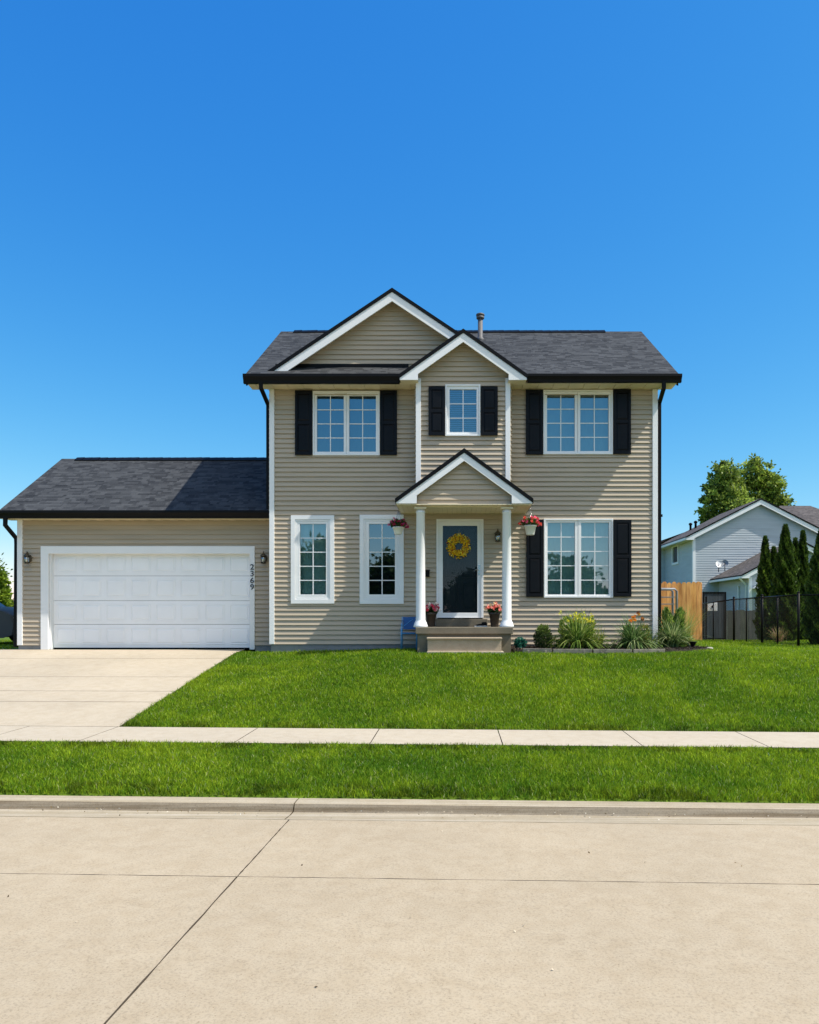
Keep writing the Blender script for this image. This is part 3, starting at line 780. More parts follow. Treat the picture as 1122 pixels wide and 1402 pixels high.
# ---- garage
GX0, GX1 = X(25, DG), HX0-.0
gdo = wrect(57, 349.5, 748, 890, DG); gdi = wrect(68.5, 343, 757.5, 889.3, DG)
zgs = ZC+2.26; zgb = Z(883.5, DG); GYE = 16.76; zGE = Z(699.5, 16.72); GYR = 19.48; GS = (ZC+(PY0-628)*GYR/F-zGE)/(GYR-GYE); zGR = zGE+GS*(GYR-GYE)
mb = MB(); siding(mb, DG, 'y', -1, zgb, zgs+.05, rect(GX0+.05, GX1), [(gdo[0]+.03, gdo[1]-.03, zgb-1, gdo[3]-.02)])
GBK = 2*GYR-GYE-.4
def gb(z):
    if z <= zgs: return (DG+.02, GBK)
    yy = GYE+(z+.1-zGE)/GS
    return (max(DG+.02, yy), min(GBK, 2*GYR-yy)) if yy < GYR-.02 else None
siding(mb, GX0, 'x', -1, zgb, zGR-.1, gb); siding(mb, GBK, 'y', 1, zgb, zgs, rect(GX0, GX1))
mb.build('garage_wall', M['siding'], house)
mb = MB(); mb.box(GX0+.01, gdo[0]-.002, DG-.004, DG+.2, ggz-.2, zgb-.001); mb.build('garage_foundation', M['found'], house); mb = MB(); mb.box(gdo[1]+.002, GX1, DG-.004, DG+.2, ggz-.2, zgb-.001)
mb.build('garage_foundation', M['found'], house)
mb = MB(); gx0 = GX0-.2
roof_quad(mb, (gx0, GYE, zGE), (GX1-.02, GYE, zGE), (GX1-.02, GYR, zGR), (gx0, GYR, zGR), .06)
roof_quad(mb, (GX1-.02, 2*GYR-GYE, zGE), (gx0, 2*GYR-GYE, zGE), (gx0, GYR, zGR), (GX1-.02, GYR, zGR), .06)
mb.build('garage_roof', [M['shingle'], M['black']], house)
ridge_cap((gx0+.4, GYR, zGR+.01), (GX1-.05, GYR, zGR+.01), GS)
mb = MB()
for s_ in (0, 1):
    y0 = GYE+.06 if s_ == 0 else 2*GYR-GYE-.06
    for x_ in (gx0+.01, gx0+.04): mb.face([(x_, y0, zGE-.06), (x_, GYR, zGR-.06), (x_, GYR, zGR-.2), (x_, y0, zGE-.17)], 0)
    mb.face([(gx0+.01, y0, zGE-.17), (gx0+.04, y0, zGE-.17), (gx0+.04, GYR, zGR-.2), (gx0+.01, GYR, zGR-.2)], 0)
mb.build('garage_rake_board', M['black'], house)
gutter(gx0-.02, GX1-.03, GYE+.055, zGE+.01, Z(709, 16.7))
soffit(gx0+.02, GX1-.02, GYE+.10, DG+.01, zgs-.01); mb = MB(); mb.box(gx0+.03, GX1-.02, GYE+.06, GYE+.10, zgs-.025, zGE-.08); mb.build('garage_fascia', M['cream'], house)
gy = GYE+.0
pipe([(X(7.5, gy), gy, zGE-.1), (X(7.2, gy), gy, Z(719, gy)), (X(22.2, DG), DG+.0, Z(737, DG)), (X(22.8, DG), DG+.0, Z(745, DG)), (X(21.8, DG), DG+.0, Z(886, DG))], .09)
mb = MB(); mb.box(X(21, DG), X(28, DG), DG-.045, DG-.036, Z(741, DG), Z(736, DG)); mb.build('downspout_strap', M['black'], house)
# garage door casing + door
mb = MB()
cw = gdi[0]-gdo[0]; x0, x1, z0, z1 = gdo
mb.prism([(x0, ggz), (x0+cw-.02, ggz), (x0+cw-.02, z1-cw+.02), (x1-cw+.08, z1-cw+.02), (x1-cw+.08, ggz), (x1, ggz), (x1, z1), (x0, z1)], 'y', DG-.045, DG+.02)
mb.build('garage_door_casing', M['trim'], house, .005)
mb = MB()  # inner jamb, set back
mb.box(x0+cw-.02, gdi[0]+.01, DG+.021, DG+.2, ggz, gdi[3]+.02); mb.box(gdi[1]-.01, x1-cw+.08, DG+.021, DG+.2, ggz, gdi[3]+.02); mb.box(x0+cw-.02, x1-cw+.08, DG+.021, DG+.2, gdi[3]+.021, z1-.02)
mb.build('garage_door_jamb', M['trim'], house)
mb = MB(); yd = DG+.13; x0, x1 = gdi[0]+.012, gdi[1]-.012; z0, z1 = ggz+.035, gdi[3]+.02
rows_ = [Z(p, DG+.13) for p in (888.5, 855, 822.5, 788.5, 756)]; rows_[0] = z0; rows_[-1] = z1
for k in range(4):
    za, zb_ = rows_[k]+.004, rows_[k+1]-.004
    mb.box(x0, x1, yd, yd+.04, za, zb_)
    n = 8; cwid = (x1-x0)/n
    for c_ in range(n):
        a = x0+c_*cwid+.075; b_ = x0+(c_+1)*cwid-.045; zc0 = za+.08; zc1 = zb_-.075
        # raised panel: a groove ring then a raised centre with sloped sides
        mb.ring(a, b_, zc0, zc1, .014, yd-.010, yd-.001)
        i = mb.add([(a+.03, yd-.001, zc0+.03), (b_-.03, yd-.001, zc0+.03), (b_-.03, yd-.001, zc1-.03), (a+.03, yd-.001, zc1-.03),
                    (a+.055, yd-.012, zc0+.055), (b_-.055, yd-.012, zc0+.055), (b_-.055, yd-.012, zc1-.055), (a+.055, yd-.012, zc1-.055)])
        mb.idx([i+4, i+5, i+6, i+7]); 
        for q in range(4): mb.idx([i+q, i+(q+1) % 4, i+4+(q+1) % 4, i+4+q])
mb.build('garage_door', M['garage_white'], house)
mb = MB(); mb.box(x0, x1, yd-.005, yd+.045, ggz+.008, ggz+.034); mb.box(x0-.3, x1+.3, yd+.042, yd+.05, ggz, z1+.3); mb.build('garage_door_seal', M['black'], house)
# house number, digits one under another on the casing
digs = [('2', 776.5), ('3', 785.5), ('6', 794.8), ('9', 803.8)]
for ch, py in digs:
    cu = bpy.data.curves.new('digit', 'FONT'); cu.body = ch; cu.size = .18; cu.extrude = .006; cu.align_x = 'CENTER'; cu.align_y = 'CENTER'; cu.offset = .001
    to = bpy.data.objects.new('digit_tmp', cu); C.objects.link(to); bpy.context.view_layer.update()
    me = bpy.data.meshes.new_from_object(to.evaluated_get(bpy.context.evaluated_depsgraph_get())); bpy.data.objects.remove(to)
    me.transform(Matrix.Rotation(R(90), 4, 'X'))
    vs = [v.co for v in me.vertices]; cx = (min(v.x for v in vs)+max(v.x for v in vs))/2; cz = (min(v.z for v in vs)+max(v.z for v in vs))/2
    sx = .105/max(.05, max(v.x for v in vs)-min(v.x for v in vs)) if ch != '1' else 1
    me.transform(Matrix.Translation((X(346.2, DG), DG-.053, Z(py, DG))) @ Matrix.Diagonal((min(sx, 1.1), 1, 1.0, 1)) @ Matrix.Translation((-cx, 0, -cz)))
    me.materials.clear(); me.materials.append(M['digits']); link('house_number', me, house)

# ---- windows
def window(w):
    Y = w['Y']; x0, x1, z0, z1 = w['rect']; gz0, gz1 = Z(w['g'][1], Y), Z(w['g'][0], Y)
    mb = MB()
    sashes = [(X(a, Y), X(b, Y)) for a, b in w['s']]
    if w.get('wide'):
        cwd = .095
        mb.ring(x0, x1, z0, z1, cwd, Y-.05, Y+.02)
        mb.ring(x0+cwd+.002, x1-cwd-.002, z0+cwd+.002, z1-cwd-.002, .04, Y-.036, Y+.08)
        ix0, ix1, iz0, iz1 = x0+cwd+.044, x1-cwd-.044, z0+cwd+.044, z1-cwd-.044
    else:
        mb.ring(x0, x1, z0, z1, .035, Y-.055, Y+.07)
        ix0, ix1, iz0, iz1 = x0+.037, x1-.037, z0+.037, z1-.037
    o = mb.build('window', M['trim'], house, .003)
    mb = MB()
    n = len(sashes)
    edges = [ix0]+[((sashes[k][1]+sashes[k+1][0])/2) for k in range(n-1)]+[ix1]
    for k, (a, b) in enumerate(sashes):
        e0, e1 = edges[k]+(.003 if k else 0), edges[k+1]-(.003 if k < n-1 else 0)
        mb.ring(e0, e1, iz0, iz1, (max(.004, a-e0), max(.004, e1-b), max(.004, gz0-iz0), max(.004, iz1-gz1)), Y-.028-(.004 if k else 0), Y+.05)
    mb.build('sash', M['trim'], o, .002)
    for k, (a, b) in enumerate(sashes):
        mb = MB(); t = random.uniform(-.0012, .0012)
        mb.face([(a-.004, Y+.012+t, gz0-.004), (b+.004, Y+.012-t, gz0-.004), (b+.004, Y+.012-t, gz1+.004), (a-.004, Y+.012+t, gz1+.004)])
        mb.build('pane', M['glass'], o)
        mb = MB(); mw = .0095
        for c_ in range(1, w['c']):
            xm = a+(b-a)*c_/w['c']; mb.box(xm-mw, xm+mw, Y-.004, Y+.006, gz0, gz1)
        for r_ in range(1, w['r']):
            zm = gz0+(gz1-gz0)*r_/w['r']; xe = [a]+[a+(b-a)*c_/w['c'] for c_ in range(1, w['c'])]+[b]
            for q in range(len(xe)-1):
                mb.box(xe[q]+(mw if q else 0), xe[q+1]-(mw if q < len(xe)-2 else 0), Y-.003, Y+.005, zm-mw, zm+mw)
        mb.build('muntins', M['trim'], o)
    # behind the glass
    if w['cur'] == 'curtain':
        xs_ = np.linspace(x0+.03, x1-.03, 90); ph = random.uniform(0, 6)
        ys = Y+.16+.012*np.sin(xs_*34+ph+1.5*np.sin(xs_*7))
        V = np.concatenate([np.stack([xs_, ys, 0*xs_+z0], 1), np.stack([xs_, ys, 0*xs_+z1], 1)]); m = len(xs_)
        i = np.arange(m-1); npmesh('curtain', V, np.stack([i, i+1, i+1+m, i+m], 1), M[{1: 'curtain_blue', 2: 'curtain_mid'}.get(w['n'], 'curtain')], None, o, True)
    elif w['cur'] == 'half':
        for (xa, xb) in ((x0+.03, x0+.16), (x1-.16, x1-.03)):
            xs_ = np.linspace(xa, xb, 20); ys = Y+.16+.012*np.sin(xs_*60)
            V = np.concatenate([np.stack([xs_, ys, 0*xs_+z0], 1), np.stack([xs_, ys, 0*xs_+z1], 1)]); m = 20
            i = np.arange(m-1); npmesh('curtain', V, np.stack([i, i+1, i+1+m, i+m], 1), M['curtain'], None, o, True)
    else:
        mb = MB(); z = z0+.06
        while z < z1-.04:
            mb.face([(x0+.04, Y+.075, z), (x1-.04, Y+.075, z), (x1-.04, Y+.105, z+.028), (x0+.04, Y+.105, z+.028)]); z += .047
        mb.build('blind', M['blind'], o)
    mb = MB()
    for q in ([(x0, Y+.5, z0), (x1, Y+.5, z0), (x1, Y+.5, z1), (x0, Y+.5, z1)], [(x0, Y+.09, z0), (x0, Y+.5, z0), (x0, Y+.5, z1), (x0, Y+.09, z1)],
              [(x1, Y+.09, z0), (x1, Y+.5, z0), (x1, Y+.5, z1), (x1, Y+.09, z1)], [(x0, Y+.09, z0), (x1, Y+.09, z0), (x1, Y+.5, z0), (x0, Y+.5, z0)],
              [(x0, Y+.09, z1), (x1, Y+.09, z1), (x1, Y+.5, z1), (x0, Y+.5, z1)]): mb.face(q)
    mb.build('window_recess', M['room'], o)
for w in W: window(w)
# ---- shutters
def shutter(a, b, py0, py1, Y, railf=.5):
    x0, x1, z1, z0 = X(a, Y), X(b, Y), Z(py0, Y), Z(py1, Y); h = z1-z0
    mb = MB(); yb = Y-.045; yf = Y-.078
    mb.box(x0+.01, x1-.01, yb-.012, yb+.03, z0+.01, z1-.01)
    mb.ring(x0, x1, z0, z1, (.055, .055, .07, .07), yf, yb)
    zm = z0+h*railf; mb.box(x0+.056, x1-.056, yf+.001, yb-.013, zm-.035, zm+.035)
    for za, zb_ in ((z0+.07, zm-.035), (zm+.035, z1-.07)):
        a0, a1, c0, c1 = x0+.055+.012, x1-.055-.012, za+.012, zb_-.012
        i = mb.add([(a0, yb-.012, c0), (a1, yb-.012, c0), (a1, yb-.012, c1), (a0, yb-.012, c1), (a0+.03, yf+.008, c0+.03), (a1-.03, yf+.008, c0+.03), (a1-.03, yf+.008, c1-.03), (a0+.03, yf+.008, c1-.03)])
        mb.idx([i+4, i+5, i+6, i+7])
        for q in range(4): mb.idx([i+q, i+(q+1) % 4, i+4+(q+1) % 4, i+4+q])
    mb.build('shutter', M['shutter'], house, .003)
for a, b, p0, p1, Y in ((405, 428.3, 535.5, 623.8, D), (521.2, 544.2, 535.5, 623.8, D), (720, 743.3, 534.7, 623.2, D), (839.8, 863.4, 534, 622.3, D),
                        (587.2, 609.5, 530.3, 597, DB), (658.8, 681.7, 530.3, 597, DB), (720.6, 743.8, 711.7, 817.4, D), (840, 864, 712, 817, D)):
    shutter(a, b, p0, p1, Y, .5 if p0 < 600 else .52)

# ---- front door
x0, x1, z0, z1 = door_o; z0 = Z(846, D)
mb = MB(); mb.ring(x0, x1, z0-.0, z1, (.05, .05, .001, .05), D-.05, D+.02); fr = mb.build('door_frame', M['trim'], house, .004)
mb = MB(); sx0, sx1, sz0, sz1 = X(606.6, D), X(653.9, D), Z(839, D), Z(720, D)
mb.ring(x0+.052, x1-.052, z0+.004, z1-.052, (sx0-x0-.052, x1-.052-sx1, sz0-z0-.004, z1-.052-sz1), D-.03, D+.01)
sd = mb.build('storm_door', M['trim'], house, .004)
mb = MB(); mb.face([(sx0-.003, D-.008, sz0-.003), (sx1+.003, D-.008, sz0-.003), (sx1+.003, D-.008, sz1+.003), (sx0-.003, D-.008, sz1+.003)]); mb.build('pane', M['glass_dark'], sd)
mb = MB(); hx = X(656.3, D); mb.box(hx-.02, hx+.02, D-.04, D-.031, Z(788, D), Z(774, D)); mb.tube([(hx, D-.04, Z(780.5, D)), (hx, D-.085, Z(780.5, D)), (hx-.085, D-.085, Z(780.5, D))], .009, 8)
mb.lathe((hx, D-.05, Z(785.5, D)), [(.008, 0), (.014, .004), (.014, .02), (.008, .024)], 10)
mb.build('handle', M['chrome'], sd)
mb = MB(); dx0, dx1, dz0, dz1 = x0+.055, x1-.055, z0+.01, z1-.055
mb.box(dx0, dx1, D+.10, D+.145, dz0, dz1); cxm = (dx0+dx1)/2; hh = dz1-dz0
for (a, b) in ((dx0+.12, cxm-.05), (cxm+.05, dx1-.12)):
    for (c, d) in ((.09, .36), (.42, .74), (.80, .93)):
        c0, c1 = dz0+hh*c, dz0+hh*d; mb.ring(a, b, c0, c1, .02, D+.085, D+.101); mb.box(a+.045, b-.045, D+.088, D+.101, c0+.045, c1-.045)
mb.build('front_door', M['navy'], house, .004)
mb = MB(); mb.box(x0+.0, x1-.0, D+.15, D+.16, z0-.1, z1); mb.build('door_backing', M['room'], house)
# ---- porch
PY = 15.25; PXc = .165; PZ = ZC+(PY0-613.3)*PY/F; PM = .728; PH = 1.43; pzb = Z(689, PY)
gable_roof(PXc, PZ, PM, PH, PY, D, .09, .165, PY+.15, zbot=pzb, inner=.983)
mb = MB()
def pb(z):
    w = (PZ-.10-z)/PM
    return None if w < .01 else (PXc-min(.983, w), PXc+min(.983, w))
siding(mb, PY+.17, 'y', -1, Z(691.5, PY+.17), PZ-.13, pb)
mb.build('porch_gable', M['siding'], house)
soffit(PXc-1.405, PXc+1.405, PY+.056, D+.0, ZC+2.325, step=.105, off=.001)
for s_ in (-1, 1):
    mb = MB(); mb.box(PXc+s_*1.385, PXc+s_*1.408, PY+.056, D, ZC+2.346, ZC+2.346+.035); mb.build('porch_fascia', M['trim'], house)
mb = MB(); mb.box(PXc-.985, PXc+.985, PY+.176, PY+.36, ZC+2.302, ZC+2.324); mb.build('porch_beam', M['cream'], house)
for pxc in (576.2, 694.2):
    yc = 15.5; xc = X(pxc, yc)
    zt = ZC+2.30; zb_ = ZC-.21
    mb = MB(); hgt = zt-zb_
    mb.lathe((xc, yc, zb_), [(.15, 0), (.15, .03), (.142, .045), (.125, .10), (.108, .125), (.1, .16), (.097, hgt*.4), (.089, hgt-.12), (.1, hgt-.11), (.1, hgt-.09), (.088, hgt-.085), (.088, hgt-.045)], 32)
    mb.build('porch_column', M['trim'], house)
    mb = MB(); mb.box(xc-.125, xc+.125, yc-.125, yc+.125, zt-.044, zt); mb.build('column_cap', M['cream'], house, .004)
mb = MB(); sl = MB()
zp = ZC-.21
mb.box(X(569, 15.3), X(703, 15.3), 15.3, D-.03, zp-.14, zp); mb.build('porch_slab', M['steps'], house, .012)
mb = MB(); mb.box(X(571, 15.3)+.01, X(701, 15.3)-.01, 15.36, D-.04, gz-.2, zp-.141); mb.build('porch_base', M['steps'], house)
mb = MB(); mb.box(X(585.5, 15.0), X(687, 15.0), 15.045, 15.359, gz-.1, ZC-.452); mb.box(X(584.5, 15.0), X(688, 15.0), 15.0, 15.359, ZC-.451, ZC-.415); mb.build('porch_step', M['tread'], house, .006)
mb = MB(); mb.box(X(585, 14.95), X(690, 14.95), 14.86, 15.35, gz-.1, gz+.02); mb.build('step_pad', M['walk'], house)
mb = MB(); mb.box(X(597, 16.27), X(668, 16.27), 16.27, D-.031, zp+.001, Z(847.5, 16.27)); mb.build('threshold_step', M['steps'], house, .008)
# ---- wall lanterns
def lantern(px, py, Y, s=1.):
    xc = X(px, Y); zc = Z(py, Y)
    mb = MB(); mb.lathe((0, 0, 0), [(.055, 0), (.06, .006), (.05, .018), (.02, .024)], 18)
    mb.v = [(v[0]*s+xc, Y-.034-v[2]*s, v[1]*1.5*s+zc+.0) for v in mb.v]
    o = mb.build('wall_lantern', M['bronze'], house)
    mb = MB(); yc = Y-.13*s
    pts = [(xc, Y-.03, zc+.04*s), (xc, Y-.08*s, zc+.11*s), (xc, yc, zc+.15*s), (xc, yc, zc+.10*s)]
    mb.tube(pts, .009*s, 8); mb.lathe((xc, yc, zc+.045*s), [(.075*s, 0), (.07*s, .012*s), (.045*s, .04*s), (.02*s, .06*s), (.012*s, .085*s)], 14)
    mb.lathe((xc, yc, zc-.125*s), [(.02*s, 0), (.06*s, .012*s), (.062*s, .025*s)], 14)
    for k in range(4):
        t = math.pi/4+k*math.pi/2; mb.tube([(xc+.055*s*math.cos(t), yc+.055*s*math.sin(t), zc-.1*s), (xc+.066*s*math.cos(t), yc+.066*s*math.sin(t), zc+.05*s)], .005*s, 6)
    mb.build('lantern_cage', M['bronze'], o)
    mb = MB(); mb.lathe((xc, yc, zc-.098*s), [(.046*s, 0), (.052*s, .07*s), (.054*s, .14*s)], 16); mb.build('lantern_glass', M['seeded'], o)
    mb = MB(); mb.lathe((xc, yc, zc-.09*s), [(.012*s, 0), (.022*s, .03*s), (.022*s, .06*s), (.01*s, .1*s)], 10); mb.build('bulb', M['bulb'], o)
lantern(41.5, 765, DG, 1.05); lantern(363, 765, DG, 1.05); lantern(681.5, 735, D, 1.1)
mb = MB(); mb.box(X(582.6, D), X(588.6, D), D-.10, D-.022, Z(790, D), Z(782, D)); mb.prism([(D-.105, Z(782.5, D)), (D-.105, Z(781.5, D)), (D-.022, Z(780, D)), (D-.022, Z(782.4, D))], 'x', X(582.2, D), X(589, D))
mb.build('mailbox', M['black'], house, .004)

# ------------------------------------------------------------------ small things by the porch
def flowers(P, size, cols, name, parent):
    """clusters of petals around the given centres"""
    parts = []
    for p, c in zip(P, cols):
        n = 7; a = rng.uniform(0, 6.28)+np.arange(n)*2*math.pi/n; nrm = np.array([rng.normal(0, .5), -1, rng.normal(.6, .5)]); nrm /= np.linalg.norm(nrm)
        u = np.cross(nrm, [0, 0, 1.]); u /= np.linalg.norm(u); v = np.cross(nrm, u)
        d = np.cos(a)[:, None]*u+np.sin(a)[:, None]*v+nrm*.35
        C_ = np.array(p)+d*size*.5
        parts.append(leaf_quads(C_, size, size*.75, d, .12, np.array(c), .22))
    V, Q, c = cat(parts); return npmesh(name, V, Q, M['petal'], c, parent)
def foliage(Pc, rad, n, L, Wd, col, name, parent, up=.3):
    P = rng.normal(size=(n, 3)); P /= np.linalg.norm(P, axis=1, keepdims=True); P *= rng.uniform(.2, 1, (n, 1))**.5
    Dd = P+np.array([0, 0, up]); P = P*np.array(rad)+np.array(Pc)
    V, Q, c = leaf_quads(P, L, Wd, Dd, .5, np.array(col), .4); return npmesh(name, V, Q, M['leaf'], c, parent)
# wreath
wy = D-.075; wx, wz = X(628.6, wy), Z(747.8, wy)
wr = empty('wreath', (wx, wy, wz), 'yellow flower wreath hung on the dark front door', 'wreath')
mb = MB(); mb.tube([(wx+.17*math.cos(t), wy+.015, wz+.17*math.sin(t)) for t in np.linspace(0, 2*math.pi, 33)], .03, 8); mb.build('vine_ring', M['bark'], wr)
n = 800; t = rng.uniform(0, 6.283, n); rr = rng.normal(.185, .045, n); rr = np.clip(rr, .09, .275)
P = np.stack([wx+rr*np.cos(t), wy-rng.uniform(-.005, .05, n), wz+rr*np.sin(t)], 1); Dd = np.stack([np.cos(t), -.5+0*t, np.sin(t)], 1)
cc = np.array([[.95, .68, .03], [.92, .52, .02], [.95, .80, .12], [.6, .2, .02]])[rng.choice(4, n, p=[.48, .22, .2, .10])]
V, Q, c = leaf_quads(P, .055, .032, Dd, .8, cc, .2); npmesh('petals', V, Q, M['petal'], c, wr)
mb = MB(); mb.tube([(wx, wy+.01, wz+.18), (wx, wy+.025, Z(724, wy))], .004, 6); mb.build('hanger', M['chrome'], wr)
# hanging baskets
def basket(pxc, Yp, pw, pt, pb_, col, label, grp):
    xc = X(pxc, Yp); zt = Z(pt, Yp); zb_ = Z(pb_, Yp); s = F/Yp
    rt = pw/2/s; e = empty('hanging_basket', (xc, Yp, zb_), label, 'hanging basket', grp)
    mb = MB(); mb.lathe((xc, Yp, zb_), [(rt*.62, 0), (rt*.66, .01), (rt*.94, zt-zb_-.03), (rt*1.02, zt-zb_-.028), (rt*1.02, zt-zb_), (rt*.93, zt-zb_), (rt*.9, zt-zb_-.02)], 24); mb.build('pot', M['whitepot'], e)
    mb = MB(); ztop = ZC+2.32
    hk = (xc, Yp, ztop-.05)
    for k in range(3):
        t = k*2.094+.5; mb.tube([(xc+rt*.97*math.cos(t), Yp+rt*.97*math.sin(t), zt), hk], .0035, 5)
    mb.tube([hk, (xc, Yp, ztop)], .005, 5); mb.build('hanger', M['chrome'], e)
    foliage((xc, Yp, zt+.06), (rt*1.5, rt*1.4, .10), 420, .06, .035, (.05, .10, .02), 'foliage', e)
    P = []; cl = []
    for _ in range(46):
        a = rng.uniform(0, 6.28); q = rng.uniform(.2, 1)**.5; P.append((xc+math.cos(a)*rt*1.75*q, Yp+math.sin(a)*rt*1.5*q, zt+.20-.19*q*q+rng.uniform(-.03, .03)))
        k = rng.integers(0, 3); cl.append(col[k])
    flowers(P, .042, cl, 'flowers', e)
    return e
basket(545.5, 15.75, 15.5, 721.5, 731.5, [(.42, .02, .06), (.60, .06, .16), (.65, .22, .30)], 'white hanging basket of dark pink flowers on the left of the porch, before a window', 'hanging flower baskets')
basket(726.5, 15.75, 17, 719.5, 732.5, [(.75, .05, .04), (.80, .12, .08), (.80, .10, .22)], 'white hanging basket of red flowers on the right of the porch, before a black shutter', 'hanging flower baskets')
def potted(pxc, Yp, pw, pt, col, label, grp, fx):
    xc = X(pxc, Yp); zt = Z(pt, Yp); s = F/Yp; rt = pw/2/s; h = zt-zp; e = empty('flower_pot', (xc, Yp, zp), label, 'potted plant', grp)
    mb = MB(); mb.lathe((xc, Yp, zp), [(rt*.68, 0), (rt*.7, .01), (rt*.92, h-.06), (rt*1.03, h-.058), (rt*1.05, h), (rt*.93, h), (rt*.9, h-.03)], 24); mb.build('pot', M['pot'], e)
    foliage((xc, Yp, zt+.04), (rt*1.35, rt*1.2, .11), 420, .06, .035, (.035, .085, .02), 'foliage', e)
    P = []; cl = []
    for _ in range(34):
        a = rng.uniform(0, 6.28); q = rng.uniform(.1, 1)**.5; P.append((xc+fx+math.cos(a)*rt*1.55*q, Yp-.05+math.sin(a)*rt*1.1*q, zt+.20-.17*q*q+rng.uniform(-.03, .03))); cl.append(col[rng.integers(0, len(col))])
    flowers(P, .045, cl, 'flowers', e)
potted(590.5, 15.95, 15, 838.5, [(.55, .03, .08), (.7, .12, .2), (.72, .3, .36), (.8, .75, .7)], 'brown pot of pink flowers behind the left porch column', 'flower pots on the porch', .04)
potted(677.5, 15.95, 15, 838.5, [(.78, .16, .12), (.8, .3, .24), (.8, .5, .42), (.8, .6, .35)], 'brown pot of salmon flowers beside the right porch column', 'flower pots on the porch', -.03)
# shoes by the threshold
e = empty('shoe', (X(655, 16.1), 16.1, zp), 'dark shoe left on the porch by the right flower pot', 'shoe')
mb = MB()
xx = X(650, 16.1)
for k, (a, w_, h_) in enumerate([(0, .03, .03), (.05, .042, .045), (.12, .04, .055), (.2, .038, .08), (.25, .034, .085), (.27, .02, .06)]): pass
prof = [(0, .012), (.02, .04), (.08, .055), (.15, .065), (.17, .10), (.25, .105), (.27, .08), (.275, 0), (0, 0)]
mb.prism([(xx+a, zp+.002+b) for a, b in prof][::-1], 'y', 16.05, 16.14); mb.build('upper', M['black'], e, .012)
mb = MB(); mb.prism([(xx-.005, zp), (xx+.28, zp), (xx+.28, zp+.002+.02), (xx-.005, zp+.002+.018)], 'y', 16.043, 16.147); mb.v = [(v[0], v[1], v[2]) for v in mb.v]; mb.build('sole', M['whitepot'], e, .004)
# blue folding chair
cy = 16.15; cx0, cx1 = X(550.5, cy), X(571, cy)-.0
ch = empty('folding_chair', ((cx0+cx1)/2, cy, gz), 'blue folding chair standing against the wall left of the porch steps', 'chair')
cx1 = cx0+.33
mb = MB(); mb.box(cx0+.02, cx1-.01, cy+.11, cy+.125, Z(862, cy), Z(846, cy)+.02); mb.build('backrest', M['blue'], ch, .005)
mb = MB(); mb.box(cx0+.01, cx1, cy-.17, cy+.10, Z(868.5, cy), Z(867, cy)+.015); mb.build('seat', M['blue'], ch, .005)
for x_ in (cx0, cx1):
    mb = MB(); mb.tube([(x_, cy-.19, gz), (x_, cy-.18, Z(858.5, cy)), (x_, cy-.14, Z(857, cy)), (x_, cy+.12, Z(850, cy))], .011, 8); mb.build('leg', M['bluelight'], ch)
    mb = MB(); mb.tube([(x_, cy+.20, gz), (x_, cy+.14, Z(862, cy)), (x_, cy+.12, Z(845, cy)+.01)], .011, 8); mb.build('leg', M['bluelight'], ch)
mb = MB(); mb.tube([(cx0, cy-.185, Z(867, cy)), (cx1, cy-.185, Z(867, cy))], .008, 8); mb.tube([(cx0+.03, cy-.05, Z(858, cy)), (cx1-.1, cy+.10, Z(848, cy))], .006, 8); mb.build('frame', M['bluelight'], ch)

# ------------------------------------------------------------------ bed plants
zb = T(3, 15.5)+.05
def strap_plant(name, x, y, z, n, L, Wd, cols, label, spread=1., grp=None, up=1., flowers_=None):
    e = empty(name, (x, y, z), label, 'plant', grp)
    seg = 6; a = rng.uniform(0, 6.283, n); Ln = L*rng.uniform(.6, 1.15, n); out = rng.uniform(.15, 1.15, n)*spread
    V = np.zeros((n, seg+1, 2, 3)); col = np.array(cols)[rng.integers(0, len(cols), n)]*rng.uniform(.7, 1.3, (n, 1))
    bx = x+rng.normal(0, .05, n); by = y+rng.normal(0, .05, n)
    tw = rng.uniform(-.6, .6, n)
    for k in range(seg+1):
        t = k/seg; th = np.minimum(out*1.9*t**1.1, 2.4)        # bends over with length
        # integrate approx: position along an arc
        ang0 = out*.35; ang1 = out*2.2
        rad = Ln*(t*np.sin(ang0+(ang1-ang0)*t*.5)); zz = Ln*(t*np.cos(ang0+(ang1-ang0)*t*.5))*up
        cx = bx+np.cos(a)*rad; cy_ = by+np.sin(a)*rad; w = Wd*(1-.92*t**2.2)*.5*rng.uniform(.9, 1.1, n)
        sx = -np.sin(a+tw); sy = np.cos(a+tw)
        V[:, k, 0] = np.stack([cx-sx*w, cy_-sy*w, z+np.maximum(zz, .005)], 1); V[:, k, 1] = np.stack([cx+sx*w, cy_+sy*w, z+np.maximum(zz, .005)], 1)
    Vf = V.reshape(-1, 3); i = (np.arange(n)[:, None]*(seg+1)+np.arange(seg)[None, :]).reshape(-1)*2
    Q = np.stack([i, i+1, i+3, i+2], 1); c = np.repeat(col, (seg+1)*2, 0)
    npmesh('leaves', Vf, Q, M['leaf'], c, e)
    if flowers_:
        ns, hgt, cl, size, rad = flowers_
        mb = MB(); P = []; cs = []
        for _ in range(ns):
            a_ = rng.uniform(0, 6.28); q = rng.uniform(0, rad); hh_ = hgt*rng.uniform(.8, 1.1); tx, ty = x+math.cos(a_)*q, y+math.sin(a_)*q*.6
            mb.tube([(x+rng.normal(0, .04), y+rng.normal(0, .04), z), ((x+tx)/2, (y+ty)/2, z+hh_*.6), (tx, ty, z+hh_)], .004, 4)
            for _k in range(3): P.append((tx+rng.normal(0, .02), ty+rng.normal(0, .02), z+hh_+rng.normal(0, .02))); cs.append(cl[rng.integers(0, len(cl))])
        mb.build('stems', M['stem'], e); flowers(P, size, cs, 'flowers', e)
    return e
